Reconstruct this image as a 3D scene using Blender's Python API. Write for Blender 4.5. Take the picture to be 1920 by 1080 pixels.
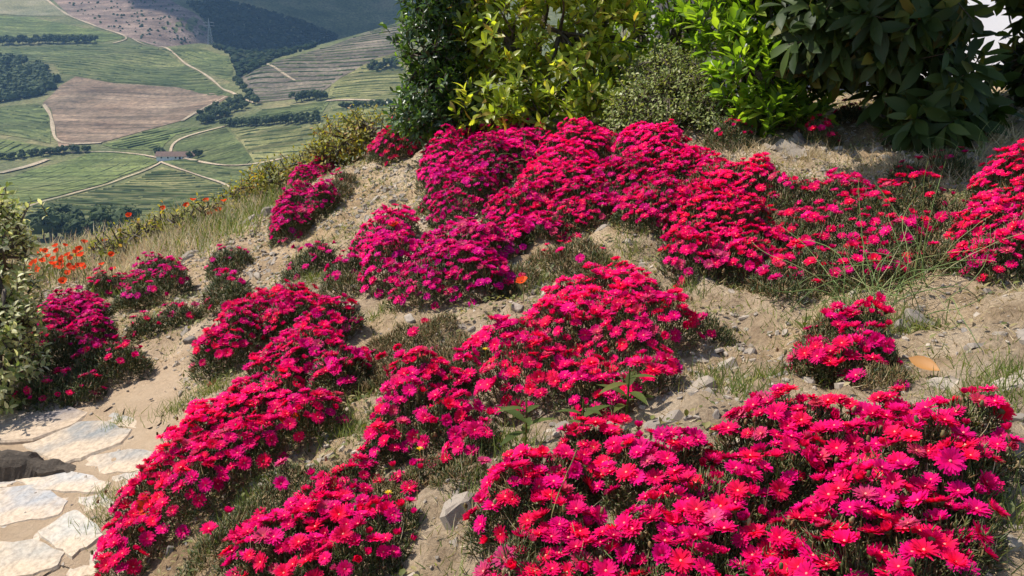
import bpy, math
import numpy as np
from mathutils import Matrix, Vector
from mathutils.geometry import delaunay_2d_cdt

for o in list(bpy.data.objects):
    bpy.data.objects.remove(o)
SC = bpy.context.scene
COL = SC.collection
rng = np.random.default_rng(11)

# ------------------------------------------------------------------ camera, sky, sun, exposure
CAM_Z = 1.5
PITCH = math.radians(16)
F = 1663.0                                  # focal length in photo pixels (1920 wide)
cam_d = bpy.data.cameras.new('camera'); cam = bpy.data.objects.new('camera', cam_d); COL.objects.link(cam)
cam.location = (0, 0, CAM_Z); cam.rotation_euler = (math.pi / 2 - PITCH, 0, 0)
cam_d.sensor_width = 36; cam_d.lens = 36 * F / 1920; cam_d.clip_start = 0.05; cam_d.clip_end = 12000
SC.camera = cam

SUN_EL, SUN_AZ = math.radians(57), math.radians(-76)       # azimuth from +Y towards +X
SUNV = np.array([math.sin(SUN_AZ) * math.cos(SUN_EL), math.cos(SUN_AZ) * math.cos(SUN_EL), math.sin(SUN_EL)])
w = bpy.data.worlds.new('World'); SC.world = w; w.use_nodes = True
nt = w.node_tree; nt.nodes.clear()
sky = nt.nodes.new('ShaderNodeTexSky'); sky.sky_type = 'NISHITA'; sky.sun_disc = False
sky.sun_elevation = SUN_EL; sky.sun_rotation = SUN_AZ; sky.altitude = 200; sky.air_density = 1.0; sky.dust_density = 1.2
bg = nt.nodes.new('ShaderNodeBackground'); bg.inputs['Strength'].default_value = 0.15
ow = nt.nodes.new('ShaderNodeOutputWorld')
nt.links.new(sky.outputs[0], bg.inputs[0]); nt.links.new(bg.outputs[0], ow.inputs[0])
sun_d = bpy.data.lights.new('sun', 'SUN'); sun_d.energy = 5.0; sun_d.angle = math.radians(0.5); sun_d.color = (1.0, 0.955, 0.88)
sun = bpy.data.objects.new('sun', sun_d); COL.objects.link(sun)
sun.rotation_euler = Vector(SUNV).to_track_quat('Z', 'Y').to_euler(); sun.location = (5, 5, 20)
SC.view_settings.view_transform = 'Standard'; SC.view_settings.look = 'None'
SC.view_settings.gamma = 1.0; SC.view_settings.use_curve_mapping = False
SC.view_settings.exposure = 0.42
SC.render.engine = 'CYCLES'
SC.cycles.use_denoising = True
SC.cycles.max_bounces = 7; SC.cycles.transparent_max_bounces = 4; SC.cycles.volume_bounces = 0
SC.cycles.sample_clamp_indirect = 6.0

# ------------------------------------------------------------------ maths helpers
CP, SP = math.cos(PITCH), math.sin(PITCH)
def ray(px, py):
    a = (np.asarray(px, float) - 960) / F; b = (540 - np.asarray(py, float)) / F
    return np.stack([a, CP + b * SP, -SP + b * CP], -1)
def P(px, py, t):
    return ray(px, py) * t + np.array([0, 0, CAM_Z])
def project(p):
    p = np.asarray(p, float) - np.array([0, 0, CAM_Z])
    t = p[..., 1] * CP - p[..., 2] * SP
    u = p[..., 1] * SP + p[..., 2] * CP
    return 960 + F * p[..., 0] / t, 540 - F * u / t, t

def hash2(ix, iy, s):
    h = (ix.astype(np.int64) * 374761393 + iy.astype(np.int64) * 668265263 + s * 144665) & 0x7fffffff
    h = ((h ^ (h >> 13)) * 1274126177) & 0x7fffffff
    return ((h ^ (h >> 16)) & 0xffff) / 65535.0
def vnoise(x, y, s=0):
    x = np.asarray(x, float); y = np.asarray(y, float)
    ix = np.floor(x); iy = np.floor(y); fx = x - ix; fy = y - iy
    fx = fx * fx * (3 - 2 * fx); fy = fy * fy * (3 - 2 * fy)
    a = hash2(ix, iy, s); b = hash2(ix + 1, iy, s); c = hash2(ix, iy + 1, s); d = hash2(ix + 1, iy + 1, s)
    return (a * (1 - fx) + b * fx) * (1 - fy) + (c * (1 - fx) + d * fx) * fy
def fbm(x, y, s=0, o=4):
    r = 0; a = 0.5
    for k in range(o):
        r = r + a * (vnoise(x * 2 ** k, y * 2 ** k, s + k) - 0.5); a *= 0.55
    return r

class TPS:
    def __init__(self, pts, smooth=0.0):
        p = np.array(pts, float); self.c = p[:, :2]; n = len(p)
        self.s = np.abs(self.c).max(); c = self.c / self.s
        d = np.linalg.norm(c[:, None] - c[None], axis=-1)
        A = np.zeros((n + 3, n + 3)); A[:n, :n] = self.k(d) + np.eye(n) * smooth
        A[:n, n] = 1; A[:n, n + 1:] = c; A[n, :n] = 1; A[n + 1:, :n] = c.T
        b = np.zeros(n + 3); b[:n] = p[:, 2]
        self.w = np.linalg.solve(A, b)
    @staticmethod
    def k(d):
        return np.where(d > 1e-9, d * d * np.log(np.maximum(d, 1e-9)), 0)
    def __call__(self, x, y):
        x = np.asarray(x, float); sh = x.shape
        q = np.stack([x.ravel(), np.asarray(y, float).ravel()], -1) / self.s; out = np.empty(len(q)); n = len(self.c); c = self.c / self.s
        for i in range(0, len(q), 20000):
            b = q[i:i + 20000]; d = np.linalg.norm(b[:, None] - c[None], axis=-1)
            out[i:i + 20000] = self.k(d) @ self.w[:n] + self.w[n] + b @ self.w[n + 1:]
        return out.reshape(sh)

# ------------------------------------------------------------------ mesh helpers
class MB:
    """collects vertices, faces of any size, a per-vertex 'rnd' and 'uu' value and a per-face material slot"""
    def __init__(self):
        self.v = []; self.f = []; self.r = []; self.u = []; self.m = []; self.n = 0
    def add(self, v, f, rnd=0.5, uu=0.0, mat=0):
        v = np.asarray(v, float).reshape(-1, 3); f = np.asarray(f, int)
        self.v.append(v); self.f.append(f + self.n); self.m.append(np.full(len(f), mat))
        self.r.append(np.broadcast_to(np.asarray(rnd, float), (len(v),))); self.u.append(np.broadcast_to(np.asarray(uu, float), (len(v),)))
        self.n += len(v); return self
    def scatter(self, tv, tf, pos, rot, scale, rnd=None, uu=None, mat=0):
        N = len(pos)
        if N == 0: return self
        tv = np.asarray(tv, float); tf = np.asarray(tf, int)
        sc = np.asarray(scale, float)
        if sc.ndim == 1: sc = sc[:, None]
        v = np.einsum('nij,nkj->nki', rot, tv[None] * sc[:, None, :]) + np.asarray(pos)[:, None, :]
        f = tf[None] + (np.arange(N) * len(tv))[:, None, None]
        r = np.repeat(rng.random(N) if rnd is None else np.asarray(rnd), len(tv))
        u = np.tile(tv[:, 1] if uu is None else uu, N)
        return self.add(v.reshape(-1, 3), f.reshape(-1, tf.shape[1]), r, u, mat)
    def mesh(self, name, mats, smooth=True):
        me = bpy.data.meshes.new(name)
        if self.n:
            v = np.concatenate(self.v); me.vertices.add(len(v)); me.vertices.foreach_set('co', v.ravel())
            li = np.concatenate([f.ravel() for f in self.f]); tot = np.concatenate([np.full(len(f), f.shape[1]) for f in self.f])
            me.loops.add(len(li)); me.loops.foreach_set('vertex_index', li)
            me.polygons.add(len(tot)); me.polygons.foreach_set('loop_start', np.concatenate([[0], np.cumsum(tot)[:-1]]))
            me.polygons.foreach_set('loop_total', tot)
            me.polygons.foreach_set('material_index', np.concatenate(self.m))
            me.polygons.foreach_set('use_smooth', np.full(len(tot), smooth))
            for nm, dat in (('rnd', self.r), ('uu', self.u)):
                at = me.attributes.new(nm, 'FLOAT', 'POINT'); at.data.foreach_set('value', np.concatenate(dat).astype(np.float32))
        for m in (mats if isinstance(mats, (list, tuple)) else [mats]): me.materials.append(m)
        me.update(calc_edges=True); me.validate()
        return me
    def build(self, name, mats, parent=None, smooth=True, loc=None):
        return link(name, self.mesh(name, mats, smooth), parent, loc)

def link(name, data, parent=None, loc=None, mat=None):
    o = bpy.data.objects.new(name, data)
    if parent is not None: o.parent = parent
    if loc is not None: o.location = loc
    if mat is not None: o.matrix_basis = mat
    COL.objects.link(o); return o
def tag(o, label=None, cat=None, group=None, kind=None):
    if label: o['label'] = label
    if cat: o['category'] = cat
    if group: o['group'] = group
    if kind: o['kind'] = kind
    return o
def thing(name, loc, label, cat, group=None):
    o = link(name, None, loc=tuple(float(c) for c in loc)); o.empty_display_size = 0.1
    return tag(o, label, cat, group)

def norm(v): return v / np.maximum(np.linalg.norm(v, axis=-1, keepdims=True), 1e-9)
def frames(d, up=None, roll=None):
    """rotation matrices with local +Y along d and local +Z near up"""
    d = norm(np.asarray(d, float)); N = len(d)
    up = np.tile([0, 0, 1.0], (N, 1)) if up is None else np.asarray(up, float)
    up = np.where((np.abs((up * d).sum(-1)) > 0.995)[:, None], np.array([0.3, 1, 0.2]), up)
    x = norm(np.cross(d, up)); z = np.cross(x, d)
    if roll is not None:
        c, s = np.cos(roll)[:, None], np.sin(roll)[:, None]; x, z = x * c + z * s, z * c - x * s
    return np.stack([x, d, z], -1)
def mat4(R, p, s=1.0):
    R = np.asarray(R, float) * s
    return Matrix([[*R[0], p[0]], [*R[1], p[1]], [*R[2], p[2]], [0, 0, 0, 1]])
def rdir(n):
    return norm(rng.normal(size=(n, 3)))

def tube(mb, pts, rad, sides=5, rnd=0.5, mat=0):
    pts = np.asarray(pts, float); n = len(pts); rad = np.broadcast_to(np.asarray(rad, float), (n,))
    tan = norm(np.gradient(pts, axis=0)); R = frames(tan, np.tile([0.31, 0.2, 0.93], (n, 1)))
    a = np.arange(sides) * 2 * math.pi / sides
    ring = R[:, :, 0][:, None] * np.cos(a)[None, :, None] + R[:, :, 2][:, None] * np.sin(a)[None, :, None]
    v = pts[:, None] + ring * rad[:, None, None]
    i = np.arange(n - 1)[:, None] * sides; k = np.arange(sides)[None]; k2 = (k + 1) % sides
    f = np.stack([i + k, i + k2, i + sides + k2, i + sides + k], -1).reshape(-1, 4)
    mb.add(v.reshape(-1, 3), f, rnd, np.repeat(np.linspace(0, 1, n), sides), mat)

def leaf_t(width=0.36, n=4, fold=0.25, droop=0.25, peak=0.5, wave=0.0):
    """leaf template of length 1 along +Y"""
    s = np.linspace(0, 1, n + 1)
    wv = np.sin(np.pi * s ** (math.log(0.5) / math.log(peak))) ** 0.8 * width / 2; wv[0] = wv[-1] = 0.004
    z = -droop * s * s; c = np.stack([0 * s, s, z], -1)
    ed = fold * wv + wave * np.sin(s * 9)
    l = np.stack([-wv, s, z + ed], -1); r = np.stack([wv, s, z + ed], -1)
    v = np.concatenate([l, c, r]); m = n + 1; i = np.arange(n)
    f = np.concatenate([np.stack([i, i + m, i + m + 1, i + 1], -1), np.stack([i + m, i + 2 * m, i + 2 * m + 1, i + m + 1], -1)])
    return v, f
BLADE = (np.array([[-.5, 0, 0], [.5, 0, 0], [-.38, .5, .04], [.38, .5, .04], [0, 1, .22]]), np.array([[0, 1, 3], [0, 3, 2], [2, 3, 4]]))
FINGER = (np.array([[-.5, 0, -.3], [.5, 0, -.3], [0, 0, .55], [-.42, .6, -.2], [.42, .6, -.2], [0, .6, .5], [0, 1, .1]]),
          np.array([[0, 1, 4], [0, 4, 3], [1, 2, 5], [1, 5, 4], [2, 0, 3], [2, 3, 5], [3, 4, 6], [4, 5, 6], [5, 3, 6]]))

# ------------------------------------------------------------------ materials
def newmat(name):
    m = bpy.data.materials.new(name); m.use_nodes = True; n = m.node_tree; n.nodes.clear()
    out = n.nodes.new('ShaderNodeOutputMaterial'); return m, n, out
def N(nt, typ, **kw):
    nd = nt.nodes.new(typ)
    for k, v in kw.items():
        if k in ('op',): nd.operation = v
        elif hasattr(nd, k) and k not in ('Scale',): setattr(nd, k, v)
    return nd
def ramp(nt, fac, stops):
    r = nt.nodes.new('ShaderNodeValToRGB'); e = r.color_ramp.elements
    while len(e) < len(stops): e.new(0.5)
    for i, (p, c) in enumerate(stops): e[i].position = p; e[i].color = (*c, 1)
    nt.links.new(fac, r.inputs[0]); return r.outputs[0]
def attr(nt, name):
    a = nt.nodes.new('ShaderNodeAttribute'); a.attribute_name = name; return a.outputs['Fac']
def math_(nt, op, a, b=None):
    m = nt.nodes.new('ShaderNodeMath'); m.operation = op
    for i, x in enumerate((a, b)):
        if x is None: continue
        if isinstance(x, (int, float)): m.inputs[i].default_value = x
        else: nt.links.new(x, m.inputs[i])
    return m.outputs[0]
def mixc(nt, fac, a, b, mode='MIX'):
    m = nt.nodes.new('ShaderNodeMix'); m.data_type = 'RGBA'; m.blend_type = mode
    for s, x in ((m.inputs[0], fac), (m.inputs[6], a), (m.inputs[7], b)):
        if isinstance(x, (int, float)): s.default_value = x
        elif isinstance(x, tuple): s.default_value = (*x, 1)
        else: nt.links.new(x, s)
    return m.outputs[2]
def noise(nt, scale, detail=4, rough=0.6, coords='Object', dist=0.0):
    tc = nt.nodes.new('ShaderNodeTexCoord'); n = nt.nodes.new('ShaderNodeTexNoise')
    n.inputs['Scale'].default_value = scale; n.inputs['Detail'].default_value = detail; n.inputs['Roughness'].default_value = rough
    n.inputs['Distortion'].default_value = dist
    nt.links.new(tc.outputs[coords], n.inputs['Vector']); return n.outputs['Fac']
def bump(nt, h, strength, dist):
    b = nt.nodes.new('ShaderNodeBump'); b.inputs['Strength'].default_value = strength; b.inputs['Distance'].default_value = dist
    nt.links.new(h, b.inputs['Height']); return b.outputs[0]
def shade(nt, out, col, rough=0.8, trans=0.0, tcol=None, spec=0.3, nrm=None):
    p = nt.nodes.new('ShaderNodeBsdfPrincipled')
    if isinstance(col, tuple): p.inputs['Base Color'].default_value = (*col, 1)
    else: nt.links.new(col, p.inputs['Base Color'])
    p.inputs['Roughness'].default_value = rough; p.inputs['Specular IOR Level'].default_value = spec
    if nrm is not None: nt.links.new(nrm, p.inputs['Normal'])
    if trans > 0:
        t = nt.nodes.new('ShaderNodeBsdfTranslucent')
        if tcol is None: tcol = col
        if isinstance(tcol, tuple): t.inputs[0].default_value = (*tcol, 1)
        else: nt.links.new(tcol, t.inputs[0])
        mx = nt.nodes.new('ShaderNodeMixShader'); mx.inputs[0].default_value = trans
        nt.links.new(p.outputs[0], mx.inputs[1]); nt.links.new(t.outputs[0], mx.inputs[2]); nt.links.new(mx.outputs[0], out.inputs[0])
    else: nt.links.new(p.outputs[0], out.inputs[0])
    return p
def leaf_mat(name, stops, trans=0.35, tmul=(1.6, 1.7, 0.7), rough=0.45, spec=0.4):
    """leaf colours from stops, picked per leaf"""
    m, n, out = newmat(name)
    oi = n.nodes.new('ShaderNodeObjectInfo')
    f = math_(n, 'FRACT', math_(n, 'ADD', attr(n, 'rnd'), oi.outputs['Random']))
    c = ramp(n, f, stops)
    c = mixc(n, math_(n, 'MULTIPLY', noise(n, 60, 2), 0.5), c, mixc(n, 1.0, c, (0.75, 0.7, 0.5), 'MULTIPLY'))
    t = mixc(n, 1.0, c, tmul, 'MULTIPLY')
    shade(n, out, c, rough, trans, t, spec); return m
def plain_mat(name, c1, c2, scale=20, rough=0.85, bstr=0.0, bdist=0.01, spec=0.25, detail=5, use_rnd=False):
    m, n, out = newmat(name)
    f = noise(n, scale, detail, 0.65)
    c = ramp(n, f, [(0.3, c1), (0.7, c2)])
    if use_rnd:
        oi = n.nodes.new('ShaderNodeObjectInfo')
        r = math_(n, 'FRACT', math_(n, 'ADD', attr(n, 'rnd'), oi.outputs['Random']))
        c = mixc(n, 1.0, c, ramp(n, r, [(0, (0.62, 0.62, 0.65)), (0.5, (0.95, 0.92, 0.88)), (1, (1.25, 1.22, 1.18))]), 'MULTIPLY')
    shade(n, out, c, rough, spec=spec, nrm=bump(n, f, bstr, bdist) if bstr else None); return m

def flower_mat():
    m, n, out = newmat('petal')
    oi = n.nodes.new('ShaderNodeObjectInfo'); u = attr(n, 'uu')
    base = oi.outputs['Color']
    inner = mixc(n, 1.0, base, (1.1, 1.0, 0.55), 'MULTIPLY')
    tip = mixc(n, 0.25, base, (0.85, 0.012, 0.30))
    c = mixc(n, u, inner, tip)
    r = attr(n, 'rnd')
    c = mixc(n, 1.0, c, ramp(n, r, [(0, (0.72, 0.72, 0.72)), (1, (1.12, 1.12, 1.12))]), 'MULTIPLY')
    shade(n, out, c, 0.6, 0.36, mixc(n, 1.0, c, (1.1, 1.0, 0.9), 'MULTIPLY'), 0.08); return m
M = {}
M['petal'] = flower_mat()
def flower_mass_mat(name, cols):
    m, n, out = newmat(name); u = attr(n, 'uu'); base = ramp(n, attr(n, 'rnd'), [(i / (len(cols) - 1), tuple(c)) for i, c in enumerate(cols)])
    c = mixc(n, u, mixc(n, 1.0, base, (1.1, 1.0, 0.55), 'MULTIPLY'), mixc(n, 0.25, base, (0.85, 0.012, 0.30)))
    shade(n, out, c, 0.6, 0.36, mixc(n, 1.0, c, (1.1, 1.0, 0.9), 'MULTIPLY'), 0.08); return m
m_, n_, o_ = newmat('flower_centre'); shade(n_, o_, mixc(n_, noise(n_, 400, 2), (0.72, 0.10, 0.12), (0.80, 0.36, 0.25)), 0.7); M['centre'] = m_
M['calyx'] = leaf_mat('calyx', [(0, (0.07, 0.10, 0.03)), (1, (0.16, 0.14, 0.06))], 0.1)
M['succ'] = leaf_mat('ice_plant_leaf', [(0, (0.03, 0.045, 0.012)), (0.4, (0.06, 0.082, 0.022)), (0.7, (0.12, 0.14, 0.04)), (0.88, (0.20, 0.17, 0.07)), (1, (0.20, 0.09, 0.05))], 0.12, rough=0.4)
M['succ_dry'] = leaf_mat('dry_ice_plant_leaf', [(0, (0.07, 0.075, 0.02)), (0.4, (0.14, 0.12, 0.035)), (0.7, (0.22, 0.12, 0.05)), (1, (0.32, 0.23, 0.11))], 0.15, rough=0.6)
M['bark'] = plain_mat('bark', (0.05, 0.04, 0.03), (0.15, 0.12, 0.09), 30, 0.9, 0.6, 0.01)

# ------------------------------------------------------------------ near terrain
# ground points of the bank: photo pixel of the bare ground there and the distance along the view axis
g = [(30, 1075, 2.62), (250, 1075, 2.55), (100, 1000, 2.72), (100, 870, 3.15), (230, 900, 2.95), (20, 780, 3.6), (300, 760, 3.45), (310, 640, 4.2),
     (420, 740, 3.25), (640, 1075, 2.05), (560, 960, 2.35), (860, 960, 2.0), (1000, 1075, 1.72), (1450, 1075, 1.52), (1800, 1075, 1.42), (1900, 900, 1.62),
     (640, 780, 2.75), (930, 850, 2.25), (700, 580, 3.5), (1000, 520, 3.35), (1330, 720, 2.35), (1400, 590, 2.9), (1750, 640, 2.3), (1880, 560, 2.5),
     (450, 500, 5.0), (350, 560, 4.7), (560, 470, 4.75), (700, 380, 5.2), (480, 410, 6.2), (360, 440, 6.3), (180, 500, 6.2), (40, 520, 6.0),
     (640, 330, 5.8), (760, 300, 5.7), (900, 280, 5.3), (1050, 250, 5.2), (1250, 250, 5.0), (1450, 270, 4.6), (1650, 290, 4.4), (1800, 260, 4.4), (1910, 200, 4.8),
     (1100, 450, 3.7), (1700, 350, 3.9), (1250, 480, 3.4), (1600, 560, 2.85), (150, 620, 4.6)]
ctl = [P(*c) for c in g]
ctl += [np.array(c, float) for c in [(-4, 2, 0.0), (-4, 4, 0.0), (-5, 6.3, -.15), (-1.4, 0.8, 0.05), (-4, 0.5, 0.05), (1.5, 0.6, .52), (4, 1, .85), (4, 3, .92), (5, 6, 1.0), (3, 7, .98), (6, 11, .95), (2, 11, .92), (0.3, 8, .9)]]
nearT = TPS(ctl, 0.0004)
def drop_amt(x, y):
    yc = 6.75 + 0.12 * np.sin(x * 2.1) + 0.25 * np.clip(x + 1.5, 0, 3)
    wgt = np.clip((0.6 - x) / 1.2, 0, 1); wgt = wgt * wgt * (3 - 2 * wgt)
    d = np.maximum(y - yc, 0)
    return wgt * (0.75 * d * d / (d + 0.5))
def H0(x, y):
    return nearT(x, y) - drop_amt(x, y)
def H(x, y):
    x = np.asarray(x, float); y = np.asarray(y, float)
    k = np.clip((x + 1.25 + 0.1 * (y - 2.5)) / 0.5, 0.12, 1)
    k = np.maximum(k, np.clip((y - 3.0) / .5, 0, 1))
    return H0(x, y) + k * (0.10 * fbm(x * 2.2, y * 2.2, 3) + 0.085 * fbm(x * 9, y * 9, 5) + 0.055 * np.abs(fbm(x * 24, y * 24, 8, 3)))
TT = np.concatenate([np.arange(1.0, 4, 0.02), np.arange(4, 10, 0.04)])
def hit(px, py):
    """first point of the near ground seen at a photo pixel"""
    p = ray(px, py)[None] * TT[:, None] + np.array([0, 0, CAM_Z])
    d = p[:, 2] - H0(p[:, 0], p[:, 1])
    i = np.argmax(d < 0)
    if d[i] >= 0: i = len(TT) - 1
    if i > 0 and d[i] < 0:
        a = d[i - 1] / (d[i - 1] - d[i]); q = p[i - 1] * (1 - a) + p[i] * a
    else: q = p[i]
    q[2] = H(q[0], q[1]); return q
def hits(pp): return np.array([hit(*c) for c in pp])

gx = np.arange(-5.0, 6.01, 0.03); gy = np.arange(0.25, 11.5, 0.03)
X, Y = np.meshgrid(gx, gy); Z = H(X, Y)
ii = (np.arange(len(gy) - 1)[:, None] * len(gx) + np.arange(len(gx) - 1)[None]).ravel()
m, n, out = newmat('soil')
f1 = noise(n, 5, 8, 0.7); f2 = noise(n, 70, 8, 0.8); f3 = noise(n, 1.3, 4, 0.6)
c = ramp(n, f1, [(0.3, (0.25, 0.175, 0.108)), (0.5, (0.47, 0.355, 0.235)), (0.7, (0.62, 0.50, 0.36))])
c = mixc(n, ramp(n, f3, [(0.42, (0, 0, 0)), (0.62, (1, 1, 1))]), c, mixc(n, 1.0, c, (1.0, 0.92, 0.80), 'MULTIPLY'))
c = mixc(n, 1.0, c, ramp(n, f2, [(0.3, (0.45, 0.42, 0.40)), (0.48, (0.95, 0.95, 0.95)), (0.68, (1.3, 1.28, 1.24))]), 'MULTIPLY')
c = mixc(n, attr(n, 'uu'), c, mixc(n, f1, (0.46, 0.31, 0.19), (0.70, 0.53, 0.36)))
shade(n, out, c, 0.95, spec=0.1, nrm=bump(n, f2, 1.0, 0.02)); M['soil'] = m
mb = MB()
pathmask = np.clip((-0.95 - 0.1 * (Y - 2.5) - X) / 0.25 + fbm(X * 4, Y * 4, 21) * 1.6, 0, 1) * np.clip((4.3 - Y) / 0.6, 0, 1)
mb.add(np.stack([X, Y, Z], -1).reshape(-1, 3), np.stack([ii, ii + 1, ii + 1 + len(gx), ii + len(gx)], -1), 0.5, pathmask.ravel() * 0.8)
ground = tag(mb.build('ground', M['soil']), 'dry sandy bank of tan soil and rubble under the flowers', 'ground', kind='structure')

# ------------------------------------------------------------------ far valley
v = [(330, 290, 700), (450, 215, 800), (600, 230, 690), (720, 220, 650), (500, 245, 710), (470, 310, 640), (400, 370, 540), (200, 370, 540), (50, 380, 500),
     (150, 430, 430), (50, 460, 390), (0, 300, 700), (60, 250, 765), (0, 200, 880), (100, 190, 885), (250, 210, 850), (60, 150, 960), (250, 150, 970), (100, 80, 1130), (200, 60, 1190),
     (0, 50, 1200), (-200, 50, 1150), (-200, 200, 850), (-200, 350, 560), (0, 0, 1350), (300, 40, 1240), (250, 0, 1340), (360, 40, 1240), (100, 0, 1360), (390, 85, 1120), (330, 120, 1050),
     (430, 120, 1010), (440, 160, 930), (480, 195, 840), (600, 190, 815), (740, 190, 770), (465, 140, 930), (520, 114, 960), (600, 90, 1010), (680, 62, 1050), (760, 38, 1090), (900, 0, 1150), (900, 150, 850),
     (650, 140, 900), (540, 165, 890), (560, 330, 600), (600, 420, 430), (-100, 470, 360), (740, 300, 480)]
vc = [P(*c) for c in v]
for c in [(520, 160, 1250), (600, 140, 1260), (700, 110, 1300), (430, 165, 1200), (800, 90, 1350)]: vc.append(P(*c))
vc += [np.array(c, float) for c in [(0, 14, -8), (-60, 14, -10), (-120, 60, -36), (-300, 30, -45), (0, 110, -48), (-100, 240, -80), (-350, 260, -85), (150, 260, -70), (200, 60, -20), (320, 20, -8), (400, 350, -55), (500, 700, -40),
                                    (-700, 700, -90), (-900, 1200, 20), (-800, 1600, 120), (-400, 1700, 130), (-250, 1700, 120), (500, 1300, 20)]]
valT = TPS(vc, 0.00002)
def HV(x, y):
    return valT(x, y) + 5 * fbm(x / 120, y / 120, 40, 3)
TV = np.arange(300, 1500, 4.0)
def vhit(px, py):
    p = ray(px, py)[None] * TV[:, None] + np.array([0, 0, CAM_Z])
    d = p[:, 2] - HV(p[:, 0], p[:, 1]); i = np.argmax(d < 0)
    if d[i] >= 0: i = len(TV) - 1; return p[i] if False else np.array([p[i][0], p[i][1], HV(p[i][0], p[i][1])])
    a = d[i - 1] / (d[i - 1] - d[i]) if i else 1; q = p[i - 1] * (1 - a) + p[i] * a; return q
def vhits(pp): return np.array([vhit(*c) for c in pp])
gx = np.arange(-1100, 700, 9.0); gy = np.concatenate([np.arange(11, 60, 5.0), np.arange(60, 1750, 9.0)])
X, Y = np.meshgrid(gx, gy); Z = HV(X, Y)
ii = (np.arange(len(gy) - 1)[:, None] * len(gx) + np.arange(len(gx) - 1)[None]).ravel()
def field_mat(name, c1, c2, c3, scale=0.02, stripe=None):
    m, n, out = newmat(name)
    f = noise(n, scale, 6, 0.65); f2 = noise(n, scale * 14, 4, 0.7)
    c = ramp(n, f, [(0.32, c1), (0.5, c2), (0.68, c3)])
    c = mixc(n, 1.0, c, ramp(n, f2, [(0.32, (0.5, 0.52, 0.5)), (0.68, (1.4, 1.36, 1.3))]), 'MULTIPLY')
    f3 = noise(n, 0.006, 5, 0.7, dist=1.0); c = mixc(n, 1.0, c, ramp(n, f3, [(0.35, (0.78, 0.82, 0.8)), (0.65, (1.2, 1.12, 1.05))]), 'MULTIPLY')
    if stripe:
        tc = n.nodes.new('ShaderNodeTexCoord'); mp = n.nodes.new('ShaderNodeMapping'); mp.inputs['Scale'].default_value = stripe
        ns = n.nodes.new('ShaderNodeTexNoise'); ns.inputs['Scale'].default_value = 1; ns.inputs['Detail'].default_value = 5; ns.inputs['Roughness'].default_value = 0.7
        n.links.new(tc.outputs['Object'], mp.inputs[0]); n.links.new(mp.outputs[0], ns.inputs[0])
        c = mixc(n, 1.0, c, ramp(n, ns.outputs[0], [(0.36, (0.5, 0.5, 0.5)), (0.64, (1.4, 1.36, 1.3))]), 'MULTIPLY')
    shade(n, out, c, 0.95, spec=0.05); return m
M['valley'] = field_mat('valley_scrub', (0.07, 0.085, 0.035), (0.12, 0.13, 0.06), (0.19, 0.17, 0.09))
valley = tag(MB().add(np.stack([X, Y, Z], -1).reshape(-1, 3), np.stack([ii, ii + 1, ii + 1 + len(gx), ii + len(gx)], -1)).build('valley_ground', M['valley']),
             'broad green valley and vineyard hillside below the bank', 'valley', kind='structure')
def inside(poly, p):
    x, y = p[:, 0], p[:, 1]; r = np.zeros(len(p), bool); j = len(poly) - 1
    for i in range(len(poly)):
        xi, yi = poly[i]; xj, yj = poly[j]
        r ^= ((yi > y) != (yj > y)) & (x < (xj - xi) * (y - yi) / (yj - yi + 1e-12) + xi); j = i
    return r
# mountain behind
mc = [(300, 110, 1500), (420, 100, 1420), (600, 110, 1420), (760, 100, 1420), (300, 0, 1980), (420, 0, 1900), (600, 0, 1880), (760, 0, 1880), (420, 50, 1600), (600, 50, 1600), (760, 50, 1600), (1100, 50, 1700), (0, 30, 1800)]
mp = [P(*c) for c in mc] + [np.array(c, float) for c in [(-900, 2700, 330), (-200, 2700, 300), (500, 2700, 330), (900, 2600, 330), (-600, 1300, -110), (-100, 1250, -120), (400, 1250, -130), (900, 1400, -60), (-1300, 2400, 300)]]
mouT = TPS(mp, 0.00002)
def HM(x, y): return mouT(x, y) + 45 * fbm(x / 260, y / 260, 60, 4)
gx = np.arange(-1300, 1000, 18.0); gy = np.arange(1200, 2700, 18.0)
X, Y = np.meshgrid(gx, gy); Z = HM(X, Y)
ii = (np.arange(len(gy) - 1)[:, None] * len(gx) + np.arange(len(gx) - 1)[None]).ravel()
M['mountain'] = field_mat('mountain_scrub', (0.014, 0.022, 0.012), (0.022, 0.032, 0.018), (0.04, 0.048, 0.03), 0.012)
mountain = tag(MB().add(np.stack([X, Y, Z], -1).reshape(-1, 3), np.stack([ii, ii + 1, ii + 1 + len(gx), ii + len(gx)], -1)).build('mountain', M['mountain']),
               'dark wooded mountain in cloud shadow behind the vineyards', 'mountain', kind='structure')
# forest cover of the mountain (one mass)
BLOB = None
def blob_t(seed, nu=6, nv=4):
    r = np.random.default_rng(seed); vs = [[0, 0, 1.0]]; 
    for j in range(1, nv):
        for i in range(nu):
            th = math.pi * j / nv; ph = 2 * math.pi * (i + 0.5 * (j % 2)) / nu; k = 1 + r.uniform(-.28, .28)
            vs.append([math.sin(th) * math.cos(ph) * k, math.sin(th) * math.sin(ph) * k, math.cos(th) * k])
    vs.append([0, 0, -1.0]); L = len(vs) - 1; f = []
    for i in range(nu): f.append([0, 1 + i, 1 + (i + 1) % nu])
    for j in range(nv - 2):
        for i in range(nu):
            a = 1 + j * nu + i; b = 1 + j * nu + (i + 1) % nu; f += [[a, a + nu, b], [b, a + nu, b + nu]]
    for i in range(nu): f.append([L, 1 + (nv - 2) * nu + (i + 1) % nu, 1 + (nv - 2) * nu + i])
    return np.array(vs), np.array(f)
def yaw(n): 
    a = rng.random(n) * 2 * math.pi; z = np.zeros(n); o = np.ones(n)
    return np.stack([np.stack([np.cos(a), -np.sin(a), z], -1), np.stack([np.sin(a), np.cos(a), z], -1), np.stack([z, z, o], -1)], 1)
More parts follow.
